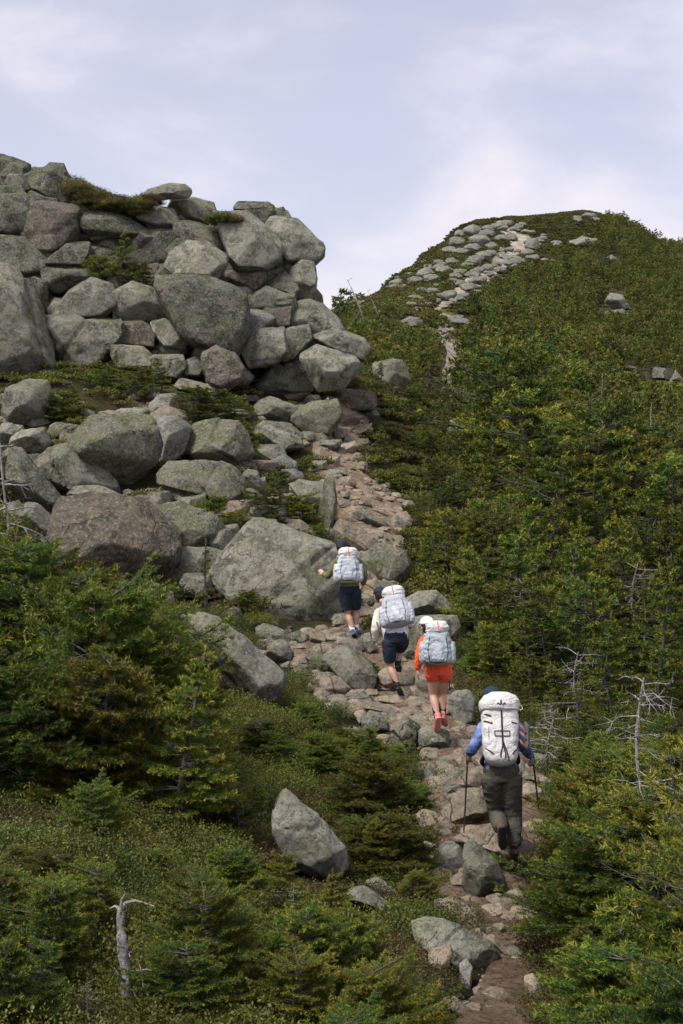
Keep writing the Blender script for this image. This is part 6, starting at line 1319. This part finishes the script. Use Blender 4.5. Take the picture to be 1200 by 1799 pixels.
for px, py, rows, kd, wd, lb in ((212,505,100,0,1.0,'dark spruce growing on a ledge in the face of the cliff'),(175,500,50,4,1.2,'small spruce left of the dark one on the cliff ledge'),(252,508,45,4,1.2,'small spruce right of the dark one on the cliff ledge'),
    (95,735,50,4,1.6,'low orange-green spruce at the foot of the tall grey slab'),(135,735,58,0,1.4,'pointed low spruce under the tall grey slab'),(70,730,40,1,1.5,'leftmost low spruce under the tall grey slab'),
    (190,690,45,4,1.7,'low spreading spruce under the left part of the cliff'),(235,700,58,1,1.5,'bushy spruce under the big central block of the cliff'),(285,690,62,0,1.4,'dark green spruce right of the bushy one under the cliff'),(205,655,42,2,1.0,'small reddish spruce sprouting from a crack low in the cliff'),
    (335,742,62,1,1.5,'low green spruce behind the greenish flat-topped boulder'),(375,738,55,4,1.5,'bright low spruce above the greenish flat-topped boulder'),(410,745,48,1,1.3,'yellowish low spruce between cliff foot and pale rounded boulder'),(350,715,40,0,1.0,'small spruce beside the long thin slab at the cliff foot'),
    (430,800,50,4,1.3,'brown-green shrubby spruce below the pale rounded boulder'),(490,915,100,0,1.15,'pale green spruce standing between huge smooth boulder and split slab'),(455,925,70,1,1.3,'bushy spruce left of the pale green one above the huge smooth boulder'),(530,930,60,1,1.3,'low spruce right of the pale green one by the trail'),(420,940,45,4,1.5,'low spruce peeping over the left shoulder of the huge smooth boulder'),(380,910,40,4,1.3,'small spruce beside the tilted lichen slab'),
    (565,955,36,4,1.3,'small yellow-green spruce tucked behind the huge smooth boulder'),(755,650,100,5,.9,'dark pointed spruce standing out against the ridge path'),(735,640,60,5,.8,'smaller dark spruce left of the pointed one below the ridge'),(620,700,60,3,1.1,'spruce between the cliff foot and the squarish boulder'),
    (435,1080,45,4,1.2,'small bright shrub-like spruce before the huge smooth boulder'),(660,1195,36,4,1.0,'tiny spruce between the lichen boulder and the stepping hiker'),(820,1100,50,4,1.2,'spruce at the right end of the smooth boulder behind the hikers'),
    (845,1190,95,0,1.3,'dense pointed spruce just right of the hiker in orange'),(905,1200,90,1,1.2,'wide spruce second to the right of the hiker in orange'),(850,1265,55,4,1.4,'low dark spruce over the rounded grey boulder'),(990,1270,115,2,1.2,'layered spruce with outstretched top right of the last hiker'),
    (10,1170,240,0,1.0,'tallest spruce at the left edge of the left thicket'),(75,1190,215,3,1.2,'broad spruce second from the left edge of the thicket'),(140,1205,170,1,1.3,'bushy spruce in the left thicket below the silvery dead tree'),(215,1230,150,0,1.3,'pointed spruce in the left thicket under the long low slab'),(290,1250,125,4,1.3,'low broad spruce in the left thicket nearest the thin bare-stemmed one'),
    (30,1330,150,3,1.2,'dark spruce with hanging tips low at the left edge'),(170,1330,120,1,1.3,'dense low spruce in the middle of the left thicket'),(290,1370,115,0,1.3,'yellow-tipped spruce at the lower rim of the left thicket'),
    (1062,1570,205,0,1.35,'dark spruce forming the upper corner of the right thicket by the trail'),(1095,1690,225,1,1.25,'dark spruce pressing against the trail beside the rounded stone'),(1108,1810,235,0,1.35,'dense dark spruce at the bottom right beside the dirt'),(1125,1940,270,1,1.3,'dark spruce cut off by the lower edge, next to the trail'),(1105,1520,180,3,1.3,'yellow-tipped spruce under the bare grey dead tree'),(1120,1700,260,0,1.4,'broad dark spruce in the middle of the right thicket'),(1195,1640,250,1,1.3,'spruce with yellowish shelf of twigs at the right edge'),(1180,1850,300,0,1.4,'large shadowed spruce at the lower right corner'),(1075,1440,120,1,1.3,'green spruce with pale bud tips above the right thicket'),(1000,1450,95,4,1.1,'low spruce reaching a twig toward the last hiker\'s legs'),
    (455,1335,70,1,1.4,'bushy low spruce below the lower end of the long grey boulder'),(505,1355,75,4,1.4,'dark low spruce just uphill of the tilted speckled boulder'),(550,1345,65,0,1.2,'small pointed spruce between the heath bank and the tilted boulder'),(605,1335,60,4,1.4,'low spruce at the foot of the heath bank beside the dark grey stone'),(655,1350,70,1,1.4,'round low spruce downhill of the square brown stone'),(705,1375,70,4,1.4,'low spruce touching the pale upright stone'),(735,1440,60,1,1.2,'small spruce hugging the trail above the streaked stone'),(545,1290,55,1,1.2,'small spruce on the heath bank below the rubble'),(440,1450,80,0,1.2,'spruce leaning on the left end of the tilted speckled boulder'),(615,1440,80,4,1.3,'dark green low spruce behind the right end of the tilted boulder'),(350,1440,95,1,1.4,'low spruce at the right rim of the left thicket'),(60,1720,130,1,1.4,'low yellow-tipped spruce near the brown squarish boulder'),(300,1720,120,0,1.3,'short spruce right of the broken grey trunk'),(340,1830,170,1,1.3,'spruce sprawling at the lower edge right of the broken trunk'),(60,1840,170,4,1.4,'dark low spruce in the lower left corner'),(530,1790,110,4,1.4,'low green spruce in the heath near the short dead spike'),(610,1730,95,1,1.3,'budding low spruce beside the weathered pink stone'),(670,1790,110,0,1.2,'small spruce at the foot of the shrubs beside the trail'),(100,1570,80,1,1.5,'yellow-green low spruce among heath above the brown squarish boulder'),(255,1560,75,4,1.4,'yellowish spruce spray by the grey slab ridge'),(20,1545,70,4,1.4,'bright yellow-green twigs of a low spruce at the left edge'),
    (590,1370,70,4,1.5,'low spruce uphill of the tilted speckled boulder'),(660,1400,75,1,1.4,'bushy spruce right of the tilted speckled boulder'),(700,1440,85,4,1.4,'green spruce bordering the trail left of the streaked stone'),(690,1540,115,3,1.3,'drooping spruce left of the lichen-crusted boulder'),(640,1520,90,1,1.3,'yellow-green spruce between tilted boulder and lower trail'),(725,1600,80,4,1.2,'dark drooping spruce just above the large flat pale slab')):
    small = py < 1240 or py < 1000; K = MID if (py < 1160 and px > 0) else NEAR; hs_ = hts[1] if K is MID else hts[0]
    Yf = {('ledge'): 44.6}.get('ledge' if 'ledge' in lb else '', None)
    if 'crack low' in lb: Yf = 41.3
    if 'ridge' in lb: Yf = 72
    if px < 350 and py > 1150 or px > 990 and py > 1400: Yf = hit(px, py)
    K2 = K[kd]; stand(px, py, rows, K2, hs_[kd], lb, 'spruce', LOWG if py < 1000 else None, Y=Yf if Yf else hit(px, py), wide=wd, tilt=(rn.uniform(-.06, .06), rn.uniform(-.06, .06)))
rest = [q for q in rest if q[1] > 8.5]
P = np.array([q[:3] for q in rest]); mids = [join_mesh(t) for t in MID + NEAR]
pk = np.array([rn.randrange(6) + (6 if q[1] < 19 else 0) for q in rest]); sc_ = np.array([max(.45, q[3] / (hts[1] + hts[0])[k]) for q, k in zip(rest, pk)])
scatter('spruce_thicket', mids, P, np.array([rn.uniform(0, 6.28) for q in rest]), sc_, pk)
# the wooded hill
fars = [join_mesh([t[0], t[1]]) for t in FAR]
rgh = np.random.default_rng(5); Q = []
Y = 60.0
while Y < 345:
    sp_ = 1.6 if Y < 120 else 1.8 if Y < 200 else 2.0
    xs = np.arange(-0.06 * Y, 0.42 * Y, sp_); xs = xs + rgh.uniform(-.45, .45, len(xs)) * sp_; ys = Y + rgh.uniform(-.45, .45, len(xs)) * sp_
    Q.append(np.stack([xs, ys], 1)); Y += sp_
Q = np.concatenate(Q); zq = ground_z(Q[:, 0], Q[:, 1]); qx, qy = pxof(Q[:, 0], Q[:, 1], zq)
inb = in_poly(qx, qy, BAREHILL); fpd = seg_d(qx, qy, FARPATH)
cl_ = fbm(np.stack([Q[:, 0] / 9, Q[:, 1] / 9, qx * 0], 1), 31, 3)
keep = (fpd < -10) & (~inb | ((cl_ > 0.28) & (qx > 620))) & (qx > 596) & ((cl_ > -0.42) | (Q[:, 1] < 120)) & ~((qy < 402) & (qx < 1060))
for org_, P_, m_, lab in LB[-11:]:       # keep rocks on the hill clear
    pp = np.array(P_) * org_[2] + np.array(org_[:2]); keep &= ~((np.abs(qx - pp[:, 0].mean()) < np.ptp(pp[:, 0]) * .45 + 2) & (qy > pp[:, 1].min()) & (qy < pp[:, 1].max() + 6))
Q, zq, cl_, inb = Q[keep], zq[keep], cl_[keep], inb[keep]
sF = np.where(inb, .45, 1.0) * rgh.uniform(.5, 1.25, len(Q)) * (0.85 + .5 * np.clip(cl_, -.6, .6)) * np.interp(Q[:, 1], [60, 120, 220, 345], [1.75, 1.65, 1.55, 1.3])
hF = np.array([1.9, 1.4, 2.2, 1.5, 1.8]); pkF = rgh.integers(0, len(fars), len(Q)); qx2, qy2 = pxof(Q[:, 0], Q[:, 1], zq)
sF = np.array([cap_height(a, b, c_, s_ * hF[k]) / hF[k] for a, b, c_, s_, k in zip(qx2, qy2, Q[:, 1], sF, pkF)])
scatter('hill_forest', fars, np.stack([Q[:, 0], Q[:, 1], zq], 1), rgh.uniform(0, 6.28, len(Q)), sF, pkF, rgh.normal(size=(len(Q), 2)) * .09)

# --- heath and low growth as stuff
HE = [heath_mesh(51, .34, .22, 4200, .020, M['heath']), heath_mesh(52, .30, .16, 3600, .019, M['heath_brown']), heath_mesh(53, .38, .28, 4600, .022, M['heath']), heath_mesh(54, .5, .18, 1500, .06, M['heath_brown']), heath_mesh(55, .5, .25, 1500, .065, M['heath'])]
pp = []; pk = []; scs = []
BOX = []
for org_, P_b, m_, lab in LB:
    q = np.array(P_b) * org_[2] + np.array(org_[:2])
    if q[:, 1].max() > 690 and 'steadies' not in lab: BOX.append((q[:, 0].min() - 4, q[:, 0].max() + 4, q[:, 1].min() + .4 * np.ptp(q[:, 1]), q[:, 1].max() + (9 if q[:, 1].max() < 1080 else 8)))
lnY = math.log(7.2); rg2 = np.random.default_rng(9)
while lnY < math.log(62):
    Y = math.exp(lnY); sp_ = 0.34 if Y < 14 else 0.42 if Y < 24 else 0.6
    xs = np.arange(-0.33 * Y, 0.35 * Y, sp_); xs = xs + rg2.uniform(-.5, .5, len(xs)) * sp_; ys = Y + rg2.uniform(-.5, .5, len(xs)) * sp_
    z = ground_z(xs, ys); px, py = pxof(xs, ys, z); tmk = trail_mask(px, py) + 10 * fbm(np.stack([px / 30, py / 30, px * 0], 1), 2, 2)
    n_ = fbm(np.stack([xs, ys, z], 1) * .6, 44, 3)
    bf_ = in_poly(px, py, [(420,1100),(640,1100),(640,1300),(560,1250),(500,1180)])
    ok = ((tmk < -6) | (Y > 49)) & ~(bf_ & (n_ < .15)) & ~((py < 1060) & (px < 620) & (n_ < -.25)) & ~in_poly(px, py, [(375,880),(440,878),(445,900),(380,902)])
    for b0, b1, b2, b3 in BOX: ok &= ~((px > b0) & (px < b1) & (py > b2) & (py < b3))
    for x_, y_, z_, nn_, px_, py_ in zip(xs[ok], ys[ok], z[ok], n_[ok], px[ok], py[ok]):
        pp.append((x_, y_, z_ - .02)); brown = nn_ > .16 or rn.random() < .12
        pk.append((1 if brown else rn.choice((0, 2))) if Y < 26 else (3 if brown else 4)); scs.append(rn.uniform(.7, 1.25) * (.85 if (py_ < 1060 and px_ < 600) else 1))
    lnY += sp_ / Y
scatter('heath_shrubs', HE, np.array(pp), rg2.uniform(0, 6.28, len(pp)), np.array(scs), np.array(pk))
# heath along the cliff top
tp = []
for k in range(90):
    px = rn.uniform(128, 268); row = np.interp(px, [125, 160, 200, 240, 268], [322, 340, 352, 358, 350]) + rn.uniform(-4, 14); q = at(px, row + rn.uniform(2, 14), 46.3 + rn.uniform(-.9, 1.2)); tp.append(tuple(q))
for k in range(10):
    q = at(rn.uniform(385, 410), rn.uniform(392, 400), 45.4); tp.append(tuple(q))
scatter('cliff_top_heath', [heath_mesh(58, .42, .36, 3800, .032, M['heath_brown']), heath_mesh(59, .45, .30, 3800, .032, M['heath'])], np.array(tp), rg2.uniform(0, 6.28, len(tp)), rg2.uniform(.7, 1.2, len(tp)), rg2.integers(0, 2, len(tp)))
# moss and mountain heath on the bare top of the hill
Q = []
Y = 120.0
while Y < 345:
    xs = np.arange(-0.01 * Y, 0.20 * Y, 1.3); xs = xs + rgh.uniform(-.5, .5, len(xs)) * 1.3; Q.append(np.stack([xs, Y + rgh.uniform(-.5, .5, len(xs)) * 1.3], 1)); Y += 1.3
Q = np.concatenate(Q); zq = ground_z(Q[:, 0], Q[:, 1]); qx, qy = pxof(Q[:, 0], Q[:, 1], zq); cl_ = fbm(np.stack([Q[:, 0] / 6, Q[:, 1] / 6, qx * 0], 1), 33, 3)
k_ = in_poly(qx, qy, BAREHILL) & (seg_d(qx, qy, FARPATH) < -4) & (cl_ > -.6); Q, zq = Q[k_], zq[k_]
scatter('alpine_heath', [heath_mesh(56, 1.0, .45, 500, .22, M['heath']), heath_mesh(57, 1.0, .35, 500, .22, M['heath_brown'])], np.stack([Q[:, 0], Q[:, 1], zq], 1), rgh.uniform(0, 6.28, len(Q)), rgh.uniform(.7, 1.2, len(Q)), rgh.integers(0, 2, len(Q)))
